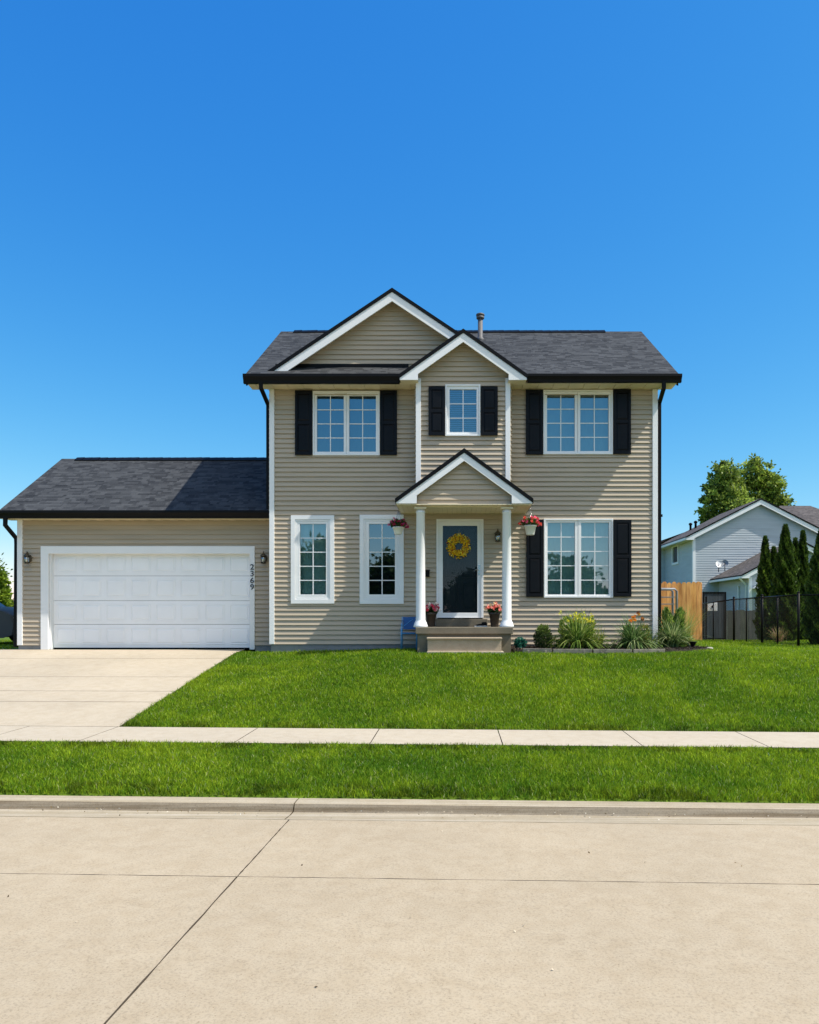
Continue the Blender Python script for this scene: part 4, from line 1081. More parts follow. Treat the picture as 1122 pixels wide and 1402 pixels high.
def leafy(px, Y, w, h, n, cols, L, Wd, label):
    x = X(px, Y); e = empty('leafy_plant', (x, Y, zb), label, 'plant')
    P = rng.normal(size=(n, 3)); P /= np.linalg.norm(P, axis=1, keepdims=True); P *= rng.uniform(.1, 1, (n, 1))**.45
    P[:, 2] = np.abs(P[:, 2]); lump = 1+.2*np.sin(P[:, 0:1]*9+px)+.15*np.sin(P[:, 2:3]*11)
    Q_ = P*lump*np.array([w/2, w*.32, h])+np.array([x, Y, zb+.03]); cc = np.array(cols)[rng.integers(0, len(cols), n)]
    V, Q, c = leaf_quads(Q_, L*1.3, Wd*.7, P+np.array([0, 0, .5]), .4, cc, .4); npmesh('leaves', V, Q, M['leaf'], c, e)
    mb = MB()
    for k in range(9):
        a = k*.7; mb.tube([(x, Y, zb-.02), (x+math.cos(a)*w*.15, Y+math.sin(a)*w*.1, zb+h*.4), (x+math.cos(a)*w*.3, Y+math.sin(a)*w*.2, zb+h*.8)], .006, 5)
    mb.build('stems', M['stem'], e); return e
M['stem'] = paint('stem_green', (.12, .20, .03), .6)
def at(px, Y): return X(px, Y), Y
G1 = [(.22, .34, .05), (.34, .44, .10), (.06, .12, .02), (.16, .26, .04), (.55, .60, .22), (.08, .16, .03)]
G2 = [(.10, .20, .05), (.20, .30, .09), (.35, .42, .18), (.05, .11, .03)]
# small shrub with blue-green ornament leaves
e = empty('leafy_plant', (X(713, 15.6), 15.6, zb), 'small teal-green leafy plant right beside the porch base', 'plant')
foliage((X(713, 15.6), 15.6, zb+.12), (.13, .12, .14), 330, .07, .045, (.02, .13, .09), 'leaves', e)
mb = MB(); mb.tube([(X(713, 15.6), 15.6, zb-.02), (X(713, 15.6), 15.6, zb+.15)], .008, 6); mb.build('stem', M['stem'], e)
e = empty('boxwood', (X(744, 15.6), 15.6, zb), 'small rounded dark boxwood shrub between the porch and the big yellow plant', 'shrub')
foliage((X(744, 15.6), 15.6, zb+.22), (.21, .2, .25), 2600, .035, .022, (.05, .085, .022), 'leaves', e)
foliage((X(744, 15.6), 15.6, zb+.40), (.16, .16, .13), 500, .05, .02, (.14, .20, .04), 'new_shoots', e, 1.5)
mb = MB(); mb.tube([(X(744, 15.6), 15.6, zb-.02), (X(744, 15.6), 15.6, zb+.3)], .02, 6); mb.build('stem', M['bark'], e)
x_, y_ = at(792, 15.45); strap_plant('daylily', x_, y_, zb, 620, .84, .020, G1, 'broad yellow-green daylily clump under the lower right window', 1.25, None, 1., (34, .70, [(.75, .68, .06), (.6, .62, .10)], .03, .38))
x_, y_ = at(818, 15.6); strap_plant('daylily', x_, y_, zb, 90, .52, .018, [(.32, .36, .06), (.45, .45, .1), (.2, .28, .05)], 'small pale yellow-green daylily tuft between the two big clumps', 1., None, 1.)
leafy(790, 15.62, 1.15, .62, 3600, [(.14, .24, .03), (.28, .36, .05), (.42, .44, .06), (.08, .15, .03)], .07, .03, 'bushy yellow-green plant behind the broad strap-leaved clump')
leafy(872, 15.62, .85, .46, 2400, [(.10, .18, .03), (.20, .28, .05), (.34, .28, .06), (.06, .11, .03)], .07, .03, 'bushy green plant behind the orange flowers, left of the corner board')
leafy(922, 16.1, .70, .80, 3000, [(.10, .19, .03), (.24, .34, .05), (.06, .12, .02), (.36, .42, .10)], .11, .04, 'tall leafy green bush right of the downspout, against the cedar fence')
x_, y_ = at(866, 15.45); strap_plant('daylily', x_, y_, zb, 520, .72, .020, G2, 'green daylily clump with orange flowers left of the house corner', 1.25, None, 1., (5, .72, [(.85, .28, .02), (.8, .4, .05), (.25, .08, .03)], .045, .28))
x_, y_ = at(888, 15.75); strap_plant('daylily', x_, y_, zb, 80, .45, .02, G1, 'low yellowing daylily tuft at the foot of the white corner board', 1., None, 1.)
x_, y_ = at(922, 15.9); strap_plant('daylily', x_, y_, zb, 380, .72, .022, G2+[(.4, .45, .2)], 'tall broad-leaved green clump right of the downspout', 1.0, None, 1.)
x_, y_ = at(940, 16.6); strap_plant('ornamental_grass', x_, y_, zb, 220, .95, .008, [(.40, .42, .10), (.28, .36, .07), (.55, .45, .18)], 'wispy yellow grass tuft in front of the cedar fence', .55)
# orange flower on a tall stem with bee balm heads
# edging boards along the bed front
ed = [(1.35, 14.99), (1.95, 14.88), (2.75, 14.82), (3.55, 14.82), (4.25, 14.97)]
labs = ['grey edging board of the bed nearest the porch steps', 'grey edging board of the bed in front of the round boxwood', 'grey edging board of the bed in front of the broad yellow-green plant', 'grey edging board of the bed in front of the orange-flowered plant']
for k in range(4):
    a = Vector((*ed[k], 0)); b = Vector((*ed[k+1], 0)); d = (b-a).normalized(); s_ = Vector((-d.y, d.x, 0)); b = b-d*.03
    zz = T(a.x, a.y)
    e = empty('edging_board', ((a+b)/2)+Vector((0, 0, zz)), labs[k], 'edging', 'edging boards of the planting bed')
    mb = MB(); q = [a-s_*.02, b-s_*.02, b+s_*.02, a+s_*.02]
    mb.prism([(p.x, p.y) for p in q], 'z', zz-.06, zz+.095); mb.build('board', M['edging'], e, .006)
    for f in (.2, .8):
        p = a+(b-a)*f-s_*.035; mb = MB(); mb.prism([(p.x-.02, p.y-.012), (p.x+.02, p.y-.012), (p.x+.02, p.y+.012), (p.x-.02, p.y+.012)], 'z', zz-.1, zz+.06); mb.build('stake', M['edging'], e, .004)
# stones at the tip of the bed
def stone(px, Y, sx, label):
    x = X(px, Y); mb = MB(); n = 10; zz = T(x, Y)
    import bmesh
    bm = bmesh.new(); bmesh.ops.create_icosphere(bm, subdivisions=2, radius=1)
    for v in bm.verts: v.co *= 1+random.uniform(-.12, .12); v.co = Vector((v.co.x*sx+x, v.co.y*sx*.7+Y, v.co.z*sx*.45+zz+.03))
    me = bpy.data.meshes.new('stone'); bm.to_mesh(me); bm.free(); me.materials.append(M['rock']); o = link('stone', me); tag(o, label, 'stone', 'edge stones of the bed')
stone(952, 16.25, .10, 'pale flat stone under the black spotlight at the bed edge')
stone(963, 16.2, .07, 'middle small stone at the right tip of the bed')
stone(972, 16.15, .09, 'rightmost grey stone at the tip of the planting bed')
stone(901, 15.2, .09, 'flat white stone below the corner downspout')
# spotlight on a stake
sy = 16.0; sx_ = X(949, sy); e = empty('garden_spotlight', (sx_, sy, T(sx_, sy)), 'black cone garden spotlight on a pale stake at the right end of the bed', 'garden light')
zz = T(sx_, sy)
mb = MB(); mb.tube([(sx_+.02, sy, zz-.03), (sx_-.17, sy+.05, zz+.27)], .010, 6); mb.build('stake', M['rock'], e)
mb = MB(); mb.lathe((sx_+.0, sy, zz+.06), [(.015, 0), (.03, .03), (.085, .12), (.095, .13), (.09, .132)], 16); mb.build('lamp_head', M['black'], e)

# ------------------------------------------------------------------ right side yard
def picket_fence(name, pts, z0f, h, bw, mat, label, gap=.006, round_top=True, th=.018, cvar=.2, post_every=2.4, hvar=.02):
    e = empty(name, (pts[0][0], pts[0][1], z0f(*pts[0])), label, 'fence'); mb = MB(); mp = MB(); mr = MB()
    for (xa, ya), (xb, yb) in zip(pts[:-1], pts[1:]):
        L = math.hypot(xb-xa, yb-ya); ux, uy = (xb-xa)/L, (yb-ya)/L; nx_, ny_ = -uy, ux; n = int(L/bw)
        if ny_ > 0: nx_, ny_ = -nx_, -ny_
        for k in range(n):
            s0 = k*L/n; s1 = (k+1)*L/n-gap; x0_, y0_ = xa+ux*s0, ya+uy*s0; z0_ = z0f(x0_, y0_)+.03; hh_ = h+random.uniform(-hvar, hvar); o = random.uniform(0, .006)
            col = random.uniform(1-cvar, 1+cvar*.4); colr = (col, col*random.uniform(.92, 1.04), col*random.uniform(.85, 1.05))
            prof = [(0, 0), (s1-s0, 0), (s1-s0, hh_-.06), ((s1-s0)*.82, hh_-.015), ((s1-s0)*.5, hh_), ((s1-s0)*.18, hh_-.015), (0, hh_-.06)] if round_top else [(0, 0), (s1-s0, 0), (s1-s0, hh_), (0, hh_)]
            i = len(mb.v); m = len(prof)
            for off in (.02+o, .02+o+th):
                for s, z in prof: mb.v.append((x0_+ux*s+nx_*off, y0_+uy*s+ny_*off, z0_+z))
            for q in range(2*m): mb.col[i+q] = colr
            mb.idx([i+q for q in range(m)]); mb.idx([i+m+q for q in range(m)][::-1])
            for q in range(m): mb.idx([i+q, i+m+q, i+m+(q+1) % m, i+(q+1) % m])
        for zr in (.3, h-.3):
            p = [(xa, ya), (xb, yb), (xb+nx_*.019, yb+ny_*.019), (xa+nx_*.019, ya+ny_*.019)]; zz = z0f(xa, ya)
            mr.prism(p, 'z', zz+zr, zz+zr+.09)
        k = 0
        while k*post_every <= L+.01:
            s = min(k*post_every, L-.05); x0_, y0_ = xa+ux*s, ya+uy*s; zz = z0f(x0_, y0_); mp = MB()
            mp.prism([(x0_-.045-nx_*.05, y0_-.045-ny_*.05), (x0_+.045-nx_*.05, y0_-.045-ny_*.05), (x0_+.045-nx_*.05, y0_+.045-ny_*.05), (x0_-.045-nx_*.05, y0_+.045-ny_*.05)], 'z', zz-.1, zz+h-.08)
            mp.build('post', mat, e); k += 1
    mb.build('pickets', mat, e); mr.build('rail', mat, e)
    return e
cf = 22.7
picket_fence('cedar_fence', [(X(880, cf), cf), (X(960, cf), cf), (X(960, cf)+.02, cf+2.6)], lambda x, y: T(x, y), Z(797, cf)-T(7, cf)-.03, .142, M['cedar'], 'orange cedar picket fence right behind the house corner', cvar=.22)
# grey metal rack standing before the cedar fence
ry = 21.6; x0, x1 = X(893, ry), X(927, ry); zt = Z(806.5, ry); z0 = T(x0, ry)
e = empty('metal_rack', ((x0+x1)/2, ry, z0), 'grey metal shelf rack standing in front of the cedar fence', 'rack')
for yy in (ry, ry+.4):
    mb = MB(); mb.tube([(x0, yy, z0), (x0, yy, zt-.06), (x0+.06, yy, zt), (x1-.06, yy, zt), (x1, yy, zt-.06), (x1, yy, z0)], .035, 8); mb.build('frame', M['grey'], e)
for pz in (817.5, 827, 845):
    mb = MB(); mb.box(x0+.04, x1-.04, ry-.01, ry+.42, Z(pz, ry)-.012, Z(pz, ry)+.012); mb.build('shelf', M['grey'], e)
# gate with dark frame
gy_ = 26.0; x0, x1 = X(962.5, gy_), X(994.5, gy_); z0 = T(x0, gy_); zt = Z(810.5, gy_)
e = empty('yard_gate', ((x0+x1)/2, gy_, z0), 'tall dark slate board gate with black frame right of the cedar fence', 'gate')
mb = MB(); mb.ring(x0, x1, z0+.05, zt, .05, gy_-.03, gy_+.03); mb.build('gate_frame', M['black'], e)
mb = MB(); nb = 7
for k in range(nb):
    c = random.uniform(.8, 1.2); mb.box(x0+.05+(x1-x0-.1)*k/nb, x0+.05+(x1-x0-.1)*(k+1)/nb-.008, gy_-.01, gy_+.015, z0+.1, zt-.05, 0, (c, c, c))
mb.build('gate_boards', M['slate'], e)
picket_fence('board_fence', [(X(957, 27.0), 27.0), (X(1150, 27.0), 27.0)], lambda x, y: T(x, y), Z(837, 27)-T(10, 27), .15, M['greywood'], 'low weathered grey board fence behind the black chain-link fence', round_top=False, cvar=.3)
# white box
by = 24.6; x0, x1 = X(968.5, by), X(982, by); z0, z1 = Z(836.5, by), Z(825, by)
e = empty('utility_box', ((x0+x1)/2, by, T(x0, by)), 'pale grey utility box with a dark dot on a post behind the black fence', 'utility box')
mb = MB(); mb.box(x0, x1, by-.06, by+.06, z0, z1); mb.build('cabinet', M['palegrey'], e, .01)
mb = MB(); mb.lathe((0, 0, 0), [(.035, 0), (.035, .012), (.01, .014)], 12); mb.v = [((x0+x1)/2+v[0], by-.061-v[2], (z0+z1)/2+v[1]*1.3) for v in mb.v]; mb.build('knob', M['black'], e)
mb = MB(); mb.box(x0-.06, x0-.005, by-.03, by+.03, T(x0, by)-.05, z1+.2); mb.build('post', M['black'], e)
# chain-link fence running front to back
e = empty('chain_link_fence', (8.25, 17.7, T(8.2, 17.7)), 'black chain-link fence running back beside the dark evergreens', 'fence')
cp = [(8.30, 25.6), (8.27, 22.0), (8.24, 19.9), (8.20, 17.7), (11.8, 17.5)]
H = 1.25
for k, (x, y) in enumerate(cp):
    mb = MB(); zz = T(x, y); mb.tube([(x, y, zz-.1), (x, y, zz+H+.05)], .032, 10); mb.lathe((x, y, zz+H+.05), [(.036, 0), (.034, .02), (.012, .035)], 10); mb.build('post', M['black'], e)
for (xa, ya) in ((8.285, 23.8), (8.25, 21.0), (8.22, 18.9)):
    mb = MB(); zz = T(xa, ya); mb.tube([(xa, ya, zz-.1), (xa, ya, zz+H)], .02, 8); mb.build('post', M['black'], e)
mb = MB()
for a, b in zip(cp[:-1], cp[1:]): mb.tube([(a[0], a[1], T(*a)+H), (b[0], b[1], T(*b)+H)], .02, 8)
mb.build('top_rail', M['black'], e)
mb = MB()
for a, b in zip(cp[:-1], cp[1:]):
    L = math.hypot(b[0]-a[0], b[1]-a[1]); za, zb_ = T(*a)+.03, T(*b)+.03; st = .075; hgt = H-.04
    def PP(s, h): f = s/L; return Vector((a[0]+(b[0]-a[0])*f, a[1]+(b[1]-a[1])*f, za+(zb_-za)*f+h))
    s = -hgt
    while s < L:
        for sg in (1, -1):
            s0, h0, s1, h1 = (s, 0, s+hgt, hgt) if sg == 1 else (s, hgt, s+hgt, 0)
            if s0 < 0: f = -s0/(s1-s0); h0 += (h1-h0)*f; s0 = 0
            if s1 > L: f = (L-s0)/(s1-s0); h1 = h0+(h1-h0)*f; s1 = L
            if s1-s0 > .02: mb.tube([PP(s0, h0), PP(s1, h1)], .0028, 3, 0, False, False)
        s += st
mb.build('chain_mesh', M['black'], e)
# arborvitae
def arbor(px, Y, ptop, pw, label, leaders=((0, 0, 1.),), n=15000):
    x = X(px, Y); z0 = T(x, Y); ht = Z(ptop, Y)-z0; r = pw/2*Y/F*1.0
    e = empty('arborvitae', (x, Y, z0), label, 'evergreen tree', 'evergreens along the side fence')
    mb = MB(); mb.tube([(x, Y, z0-.1), (x, Y, z0+ht*.8)], [.06, .02], 8); mb.build('trunk', M['bark'], e)
    parts = []
    for (ox, oy, f) in leaders:
        m = int(n/len(leaders)*(.5+.5*f)); t = rng.uniform(0, 1, m)**.85; a = rng.uniform(0, 6.283, m); H_ = ht*f
        prof = np.where(t < .12, .72+t*2.3, np.clip(1-((t-.12)/.88)**2.2, 0, 1))*(1 if len(leaders) == 1 else .68)
        lump = 1+.22*np.sin(a*5+t*23+x)+.18*np.sin(a*3-t*37+1)+.14*np.sin(a*9+t*61)
        rr = r*prof*lump*rng.uniform(.72, 1.04, m)+.02
        P = np.stack([x+ox*r+rr*np.cos(a), Y+oy*r+rr*np.sin(a), z0+.04+t*H_], 1)
        Dd = np.stack([np.cos(a)*.6, np.sin(a)*.6, 1.1+0*a], 1)
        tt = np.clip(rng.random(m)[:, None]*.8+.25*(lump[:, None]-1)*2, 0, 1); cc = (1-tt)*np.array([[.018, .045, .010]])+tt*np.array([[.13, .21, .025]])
        parts.append(leaf_quads(P, .13, .05, Dd, .35, cc, .25))
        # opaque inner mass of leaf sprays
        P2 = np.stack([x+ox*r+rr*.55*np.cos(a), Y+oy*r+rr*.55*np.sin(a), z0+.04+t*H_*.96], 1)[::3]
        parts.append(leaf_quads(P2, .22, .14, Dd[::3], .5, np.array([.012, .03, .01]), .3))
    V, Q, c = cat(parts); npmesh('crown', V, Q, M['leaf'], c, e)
arbor(1052, 23.5, 737, 29, 'leftmost tall narrow evergreen behind the chain-link fence, two-tipped', ((-.25, 0, 1.), (.55, 0, .9)))
arbor(1076, 21.8, 721.5, 29, 'tallest pointed narrow evergreen, lit on its right side, second from left')
arbor(1096, 23.2, 729, 26, 'third narrow evergreen, with two tips, behind the fence post', ((-.5, 0, .93), (.3, 0, 1.)))
arbor(1126, 18.9, 727, 34, 'dark narrow evergreen cut by the right edge of the photo')
arbor(1163, 18.7, 731, 34, 'dark narrow evergreen beyond the right edge, behind the fence')
# ornamental grass at the fence foot
x_, y_ = at(1060, 21.2); strap_plant('ornamental_grass', x_, y_-.3, T(x_, y_), 200, .5, .012, [(.35, .30, .12), (.45, .25, .16), (.2, .26, .06)], 'low pinkish tuft of grass at the foot of the evergreens', .9)

# ------------------------------------------------------------------ neighbour house
nh = empty('neighbour_house', (16.8, 41, T(16.8, 41)), 'grey-blue gabled house with white trim behind the fences on the right', 'house')
NY = 41.0; nx0, nx1 = X(950, NY), 20.45; nz0 = T(16, 41)-.1; npk = Z(683, NY); nxc = X(1040, NY); nm = .508; nez = npk-(nxc-12.68)*nm
def nb(z):
    w = (npk-.12-z)/nm
    return None if w < .02 else (max(nx0, nxc-w), min(nx1, nxc+w))
mb = MB(); siding(mb, NY, 'y', -1, nz0, npk-.15, nb, (), .13, .016)
sw = (43.7, 44.9, Z(772, 44.3), Z(747, 44.3))
def nsb(z): return (NY, 46.8) if z < nez+.25 else None
siding(mb, nx0, 'x', -1, nz0, nez+.1, nsb, [sw], .13, .016); siding(mb, nx1, 'x', 1, nz0, nez+.1, nsb, (), .13, .016)
siding(mb, 46.8, 'y', 1, nz0, nez, rect(nx0-.8, nx1), (), .13, .016); siding(mb, 46.6, 'y', -1, nz0, nez-.1, rect(nx0-1.0, nx0), (), .13, .016); siding(mb, nx0-1.0, 'x', -1, nz0, nez-.1, rect(46.6, 50), (), .13, .016)
mb.build('wall', M['nside'], nh)
mb = MB(); roof_quad(mb, (12.68, 47.0, nez), (12.68, NY-.3, nez), (nxc, NY-.3, npk), (nxc, 47.0, npk), .08); roof_quad(mb, (2*nxc-12.68, NY-.3, nez), (2*nxc-12.68, 47, nez), (nxc, 47, npk), (nxc, NY-.3, npk), .08)
zr2 = Z(692.5, 46); roof_quad(mb, (17.5, 41.6, zr2-4.4*.55), (25, 41.6, zr2-4.4*.55), (X(1110, 46), 46, zr2), (X(1068, 46), 46, zr2), .08)
mb.face([(25, 41.6, zr2-4.4*.55), (25, 50, zr2-4.4*.55), (X(1110, 46), 46, zr2)], 0, [(0, 0), (8, 0), (4, 5)])
roof_quad(mb, (25, 50, zr2-4.4*.55), (12, 50, zr2-4.4*.55), (X(1068, 46)-3, 46, zr2-.6), (X(1110, 46), 46, zr2), .08)
roof_quad(mb, (11.9, 50, nez-.15), (11.9, 46.4, nez-.15), (13.2, 46.4, nez+.4), (13.2, 50, nez+.4), .08)
mb.build('roof', [M['shingle_far'], M['black']], nh)
mb = MB(); siding(mb, 42.0, 'y', -1, nz0, zr2-2.5, rect(nx1, 24.6), (), .13, .016); siding(mb, 24.6, 'x', 1, nz0, zr2-2.5, rect(42, 49.5), (), .13, .016); mb.build('rear_wall', M['nside'], nh)
mb = MB(); fd = .26
for s_ in (-1, 1):
    h = nxc-12.68; zo = npk-h*nm-.083
    pts = [(0, zo+h*nm), (h, zo), (h, zo-.12), (h-.45, zo-.12), (h-.45, zo+.45*nm-fd), (0, zo+h*nm-fd)]; pts = [(nxc+s_*a, z) for a, z in pts]
    if s_ == 1: pts = pts[::-1]
    mb.prism(pts, 'y', NY-.27, NY-.2)
mb.build('rake_board', M['trim'], nh)
mb = MB(); mb.box(nx0-.05, nx0+.10, NY-.05, NY+.1, nz0, nez-.1); mb.build('corner_board', M['trim'], nh)
mb = MB(); mb.box(12.62, 12.74, NY-.2, 47, nez-.20, nez-.085); mb.build('gutter', M['trim'], nh)
mb = MB(); mb.box(12.742, nx0-.02, NY-.19, 46.9, nez-.20, nez-.16); mb.build('soffit', M['cream'], nh)
y0, y1, z0, z1 = sw
def xring(mb, xf0, xf1, y0, y1, z0, z1, w):
    t = MB(); t.ring(y0, y1, z0, z1, w, xf0, xf1); o = len(mb.v); mb.v += [(v[1], v[0], v[2]) for v in t.v]
    for f in t.f: mb.idx([o+q for q in f])
mb = MB(); xring(mb, nx0-.06, nx0+.02, y0-.05, y1+.05, z0-.05, z1+.05, .13); wo = mb.build('window', M['trim'], nh)
mb = MB(); mb.face([(nx0+.01, y0, z0), (nx0+.01, y1, z0), (nx0+.01, y1, z1), (nx0+.01, y0, z1)]); mb.build('pane', M['carglass'], wo)
for (px, py) in ((946, 723), (953, 716)):
    xx = nxc-(nxc-12.68)*.93; yy = 45.6 if px < 950 else 44.7; xx = X(px, yy); zz = nez+(xx-12.68)*nm
    mb = MB(); mb.lathe((xx, yy, zz-.05), [(.07, 0), (.07, .35), (.11, .36), (.11, .45), (.05, .5)], 10); mb.build('roof_vent', M['black'], nh)
# lower wing
wyF = 36.7; wx0 = X(1027, wyF); wpx, wpz = X(1098, wyF), Z(742, wyF); wm = .53; wfx = X(1013, wyF); wez = wpz-(wpx-wfx)*wm; wx1 = 2*wpx-wx0
def wb(z):
    w = (wpz-.1-z)/wm
    return None if w < .02 else (max(wx0, wpx-w), min(wx1, wpx+w))
nzw = T(15, 37)-.1
mb = MB(); siding(mb, wyF, 'y', -1, nzw, wpz-.12, wb, [(wx0+.35, wx0+1.3, nzw-.1, Z(812, wyF))], .13, .016); siding(mb, wx0, 'x', -1, nzw, wez+.05, rect(wyF, NY), (), .13, .016); siding(mb, wx1, 'x', 1, nzw, wez+.05, rect(wyF, NY), (), .13, .016)
mb.build('wing_wall', M['nside'], nh)
mb = MB(); roof_quad(mb, (wfx, NY-.03, wez), (wfx, wyF-.3, wez), (wpx, wyF-.3, wpz), (wpx, NY-.03, wpz), .08); roof_quad(mb, (2*wpx-wfx, wyF-.3, wez), (2*wpx-wfx, NY-.03, wez), (wpx, NY-.03, wpz), (wpx, wyF-.3, wpz), .08)
mb.build('wing_roof', [M['shingle_far'], M['black']], nh)
mb = MB()
for s_ in (-1, 1):
    h = wpx-wfx; zo = wpz-h*wm-.083; pts = [(0, zo+h*wm), (h, zo), (h, zo-.1), (h-.4, zo-.1), (h-.4, zo+.4*wm-.24), (0, zo+h*wm-.24)]; pts = [(wpx+s_*a, z) for a, z in pts]
    if s_ == 1: pts = pts[::-1]
    mb.prism(pts, 'y', wyF-.27, wyF-.21)
mb.box(wfx-.06, wfx+.05, wyF-.2, NY-.05, wez-.19, wez-.085)
mb.build('wing_rake_board', M['trim'], nh)
mb = MB(); mb.box(wx0-.05, wx0+.10, wyF-.05, wyF+.1, nzw, wez-.1); mb.build('corner_board', M['trim'], nh)
pipe([(wfx+.05, wyF+.1, wez-.18), (wx0-.05, wyF+.3, wez-.5), (wx0-.06, wyF+.5, nzw+.1)], .08, .06, 'downspout', M['trim'], nh)
pipe([(wx0-.06, 38.0, wez-.5), (wx0-.06, 38.0, nzw+.1)], .08, .06, 'downspout', M['trim'], nh)
mb = MB(); xa, xb = wx0+.3, wx0+1.35; zt = Z(812, wyF); mb.ring(xa, xb, nzw, zt, (.1, .1, .01, .1), wyF-.06, wyF+.02); do = mb.build('door_frame', M['trim'], nh)
mb = MB(); mb.box(xa+.1, xb-.1, wyF+.03, wyF+.06, nzw, zt-.1); mb.build('door', M['bronze'], do)
mb = MB(); mb.prism([(xa-.2, Z(806, wyF)), (xb+.3, Z(806, wyF)), (xb+.2, Z(803, wyF)), ((xa+xb)/2, Z(797, wyF)), (xa-.1, Z(803, wyF))], 'y', wyF-.6, wyF-.03); mb.build('canopy', M['trim'], nh)
for (px, py, sgn) in ((984.5, 772.5, -1), (993, 771, 1)):
    yy = 39.3 if sgn < 0 else 39.6; x = X(px, yy); z = Z(py, yy); zr_ = wez+(x-wfx)*wm
    mb = MB(); 
    d = Vector((-.35*sgn, -1, .35)).normalized(); u = d.cross(Vector((0, 0, 1))).normalized(); v = u.cross(d); c = Vector((x, yy, z)); st = []
    for rr, dep in ((.02, .04), (.10, .028), (.16, .01), (.185, -.01)):
        st.append(mb.add([c-d*dep+(u*math.cos(t)+v*math.sin(t))*rr for t in np.linspace(0, 6.283, 17)[:-1]]))
    for k in range(3):
        for q in range(16): mb.idx([st[k]+q, st[k]+(q+1) % 16, st[k+1]+(q+1) % 16, st[k+1]+q], 0, True)
    mb.idx([st[0]+q for q in range(16)])
    so = mb.build('satellite_dish', M['trim'] if sgn < 0 else M['grey'], nh)
    mb = MB(); mb.tube([c-d*(-.03), (x+.0, yy, z-.15), (x, yy, max(zr_, z-.4)-.02)], .02, 6); mb.tube([c-v*.2, c+d*.3-v*.1], .012, 6); mb.build('dish_mast', M['black'], so)

# ------------------------------------------------------------------ trees
def tree(name, x, y, zbase, ht, blobs, nleaf, lsize, c0, c1, label, trunk_r=.22, grp=None):
    """blobs: (dx,dy,z,rx,ry,rz) foliage masses; branches run from the trunk to every blob"""
    e = empty(name, (x, y, zbase), label, 'tree', grp); mb = MB()
    zt = max(b[2] for b in blobs); mb.tube([(x, y, zbase-.2), (x+.05, y, zbase+ht*.3), (x-.05, y, zbase+ht*.6), (x, y, zbase+ht*.85)], [trunk_r, trunk_r*.75, trunk_r*.45, trunk_r*.15], 10)
    parts = []; vol = [b[3]*b[5] for b in blobs]; tot = sum(vol)
    for b, v in zip(blobs, vol):
        cx_, cy_, cz_ = x+b[0], y+b[1], zbase+b[2]
        z_at = zbase+max(ht*.2, min(ht*.8, b[2]*.7)); mb.tube([(x, y, z_at), ((x+cx_)/2, (y+cy_)/2, (z_at+cz_)/2+.1), (cx_, cy_, cz_)], [trunk_r*.4, trunk_r*.25, trunk_r*.08], 6)
        nc = max(14, int(46*v/tot*6)); n = int(nleaf*v/tot); d = rng.normal(size=(nc, 3)); d /= np.linalg.norm(d, axis=1, keepdims=True)
        cen = d*(rng.uniform(.35, 1.02, (nc, 1)))*np.array([b[3], b[4], b[5]])+np.array([cx_, cy_, cz_])
        cs = rng.uniform(.12, .26, nc)*min(b[3], b[5]); tone = rng.random(nc)
        k = rng.integers(0, nc, n); o = rng.normal(size=(n, 3)); P = cen[k]+o*cs[k][:, None]*np.array([1, 1, .75])
        t = np.clip(tone[k]*.7+rng.normal(.15, .2, n), 0, 1)[:, None]; cc = (1-t)*np.array([c0])+t*np.array([c1])
        parts.append(leaf_quads(P, lsize, lsize*.62, o+np.array([0, 0, .3]), .7, cc, .2))
    mb.build('trunk', M['bark'], e); V, Q, c = cat(parts); npmesh('crown', V, Q, M['leaf'], c, e)
    return e
ty = 60; zt0 = T(22, ty); s = F/ty
def bl(px, py, rx, rz, X0): return (X(px, ty)-X0, rng.uniform(-.6, .6), Z(py, ty)-zt0, rx/s, rx/s, rz/s)
X0 = X(990, ty)
tree('broadleaf_tree', X0, ty, zt0, Z(635, ty)-zt0, [bl(989, 652, 17, 20, X0), bl(1012, 660, 13, 20, X0), bl(972, 680, 14, 17, X0), bl(997, 690, 24, 24, X0), bl(968, 705, 12, 15, X0), bl(987, 722, 26, 18, X0), bl(972, 668, 9, 9, X0)], 15000, .27, (.03, .07, .012), (.46, .58, .10), 'left and lower of the two round green trees behind the grey-blue roof')
X0 = X(1050, ty)
tree('broadleaf_tree', X0, ty+1.5, zt0, Z(625, ty)-zt0, [bl(1046, 645, 20, 22, X0), bl(1062, 662, 20, 22, X0), bl(1032, 670, 15, 20, X0), bl(1074, 686, 20, 18, X0), bl(1050, 695, 30, 24, X0), bl(1088, 694, 12, 14, X0), bl(1078, 672, 10, 12, X0), bl(1050, 720, 30, 18, X0), bl(1042, 632, 8, 9, X0)], 18000, .27, (.035, .075, .012), (.48, .60, .10), 'right and taller of the two round green trees behind the grey-blue roof')
X0 = X(1135, ty); tree('broadleaf_tree', X0, ty+3, zt0, Z(690, ty)-zt0, [bl(1133, 715, 18, 20, X0), bl(1150, 725, 20, 20, X0)], 4000, .36, (.02, .05, .014), (.07, .12, .03), 'dark tree top just showing at the right edge above the roof')
ty = 30; s = F/ty; zt0 = T(-18.5, ty); X0 = X(-6, ty)
tree('broadleaf_tree', X0, ty, zt0, Z(790, ty)-zt0, [bl(3, 797, 11, 17, X0), bl(-20, 790, 22, 28, X0), bl(8, 815, 12, 14, X0), bl(-10, 830, 20, 18, X0)], 9000, .14, (.05, .11, .012), (.30, .40, .03), 'yellow-green tree at the left edge behind the grey car', .1)
X0 = X(20, ty); tree('broadleaf_tree', X0, ty+1, zt0, Z(800, ty)-zt0, [bl(20, 806, 7, 13, X0), bl(28, 815, 10, 14, X0), bl(16, 825, 9, 12, X0), bl(20, 838, 13, 12, X0)], 7000, .14, (.02, .05, .012), (.12, .18, .03), 'darker small tree just left of the garage downspout', .08)
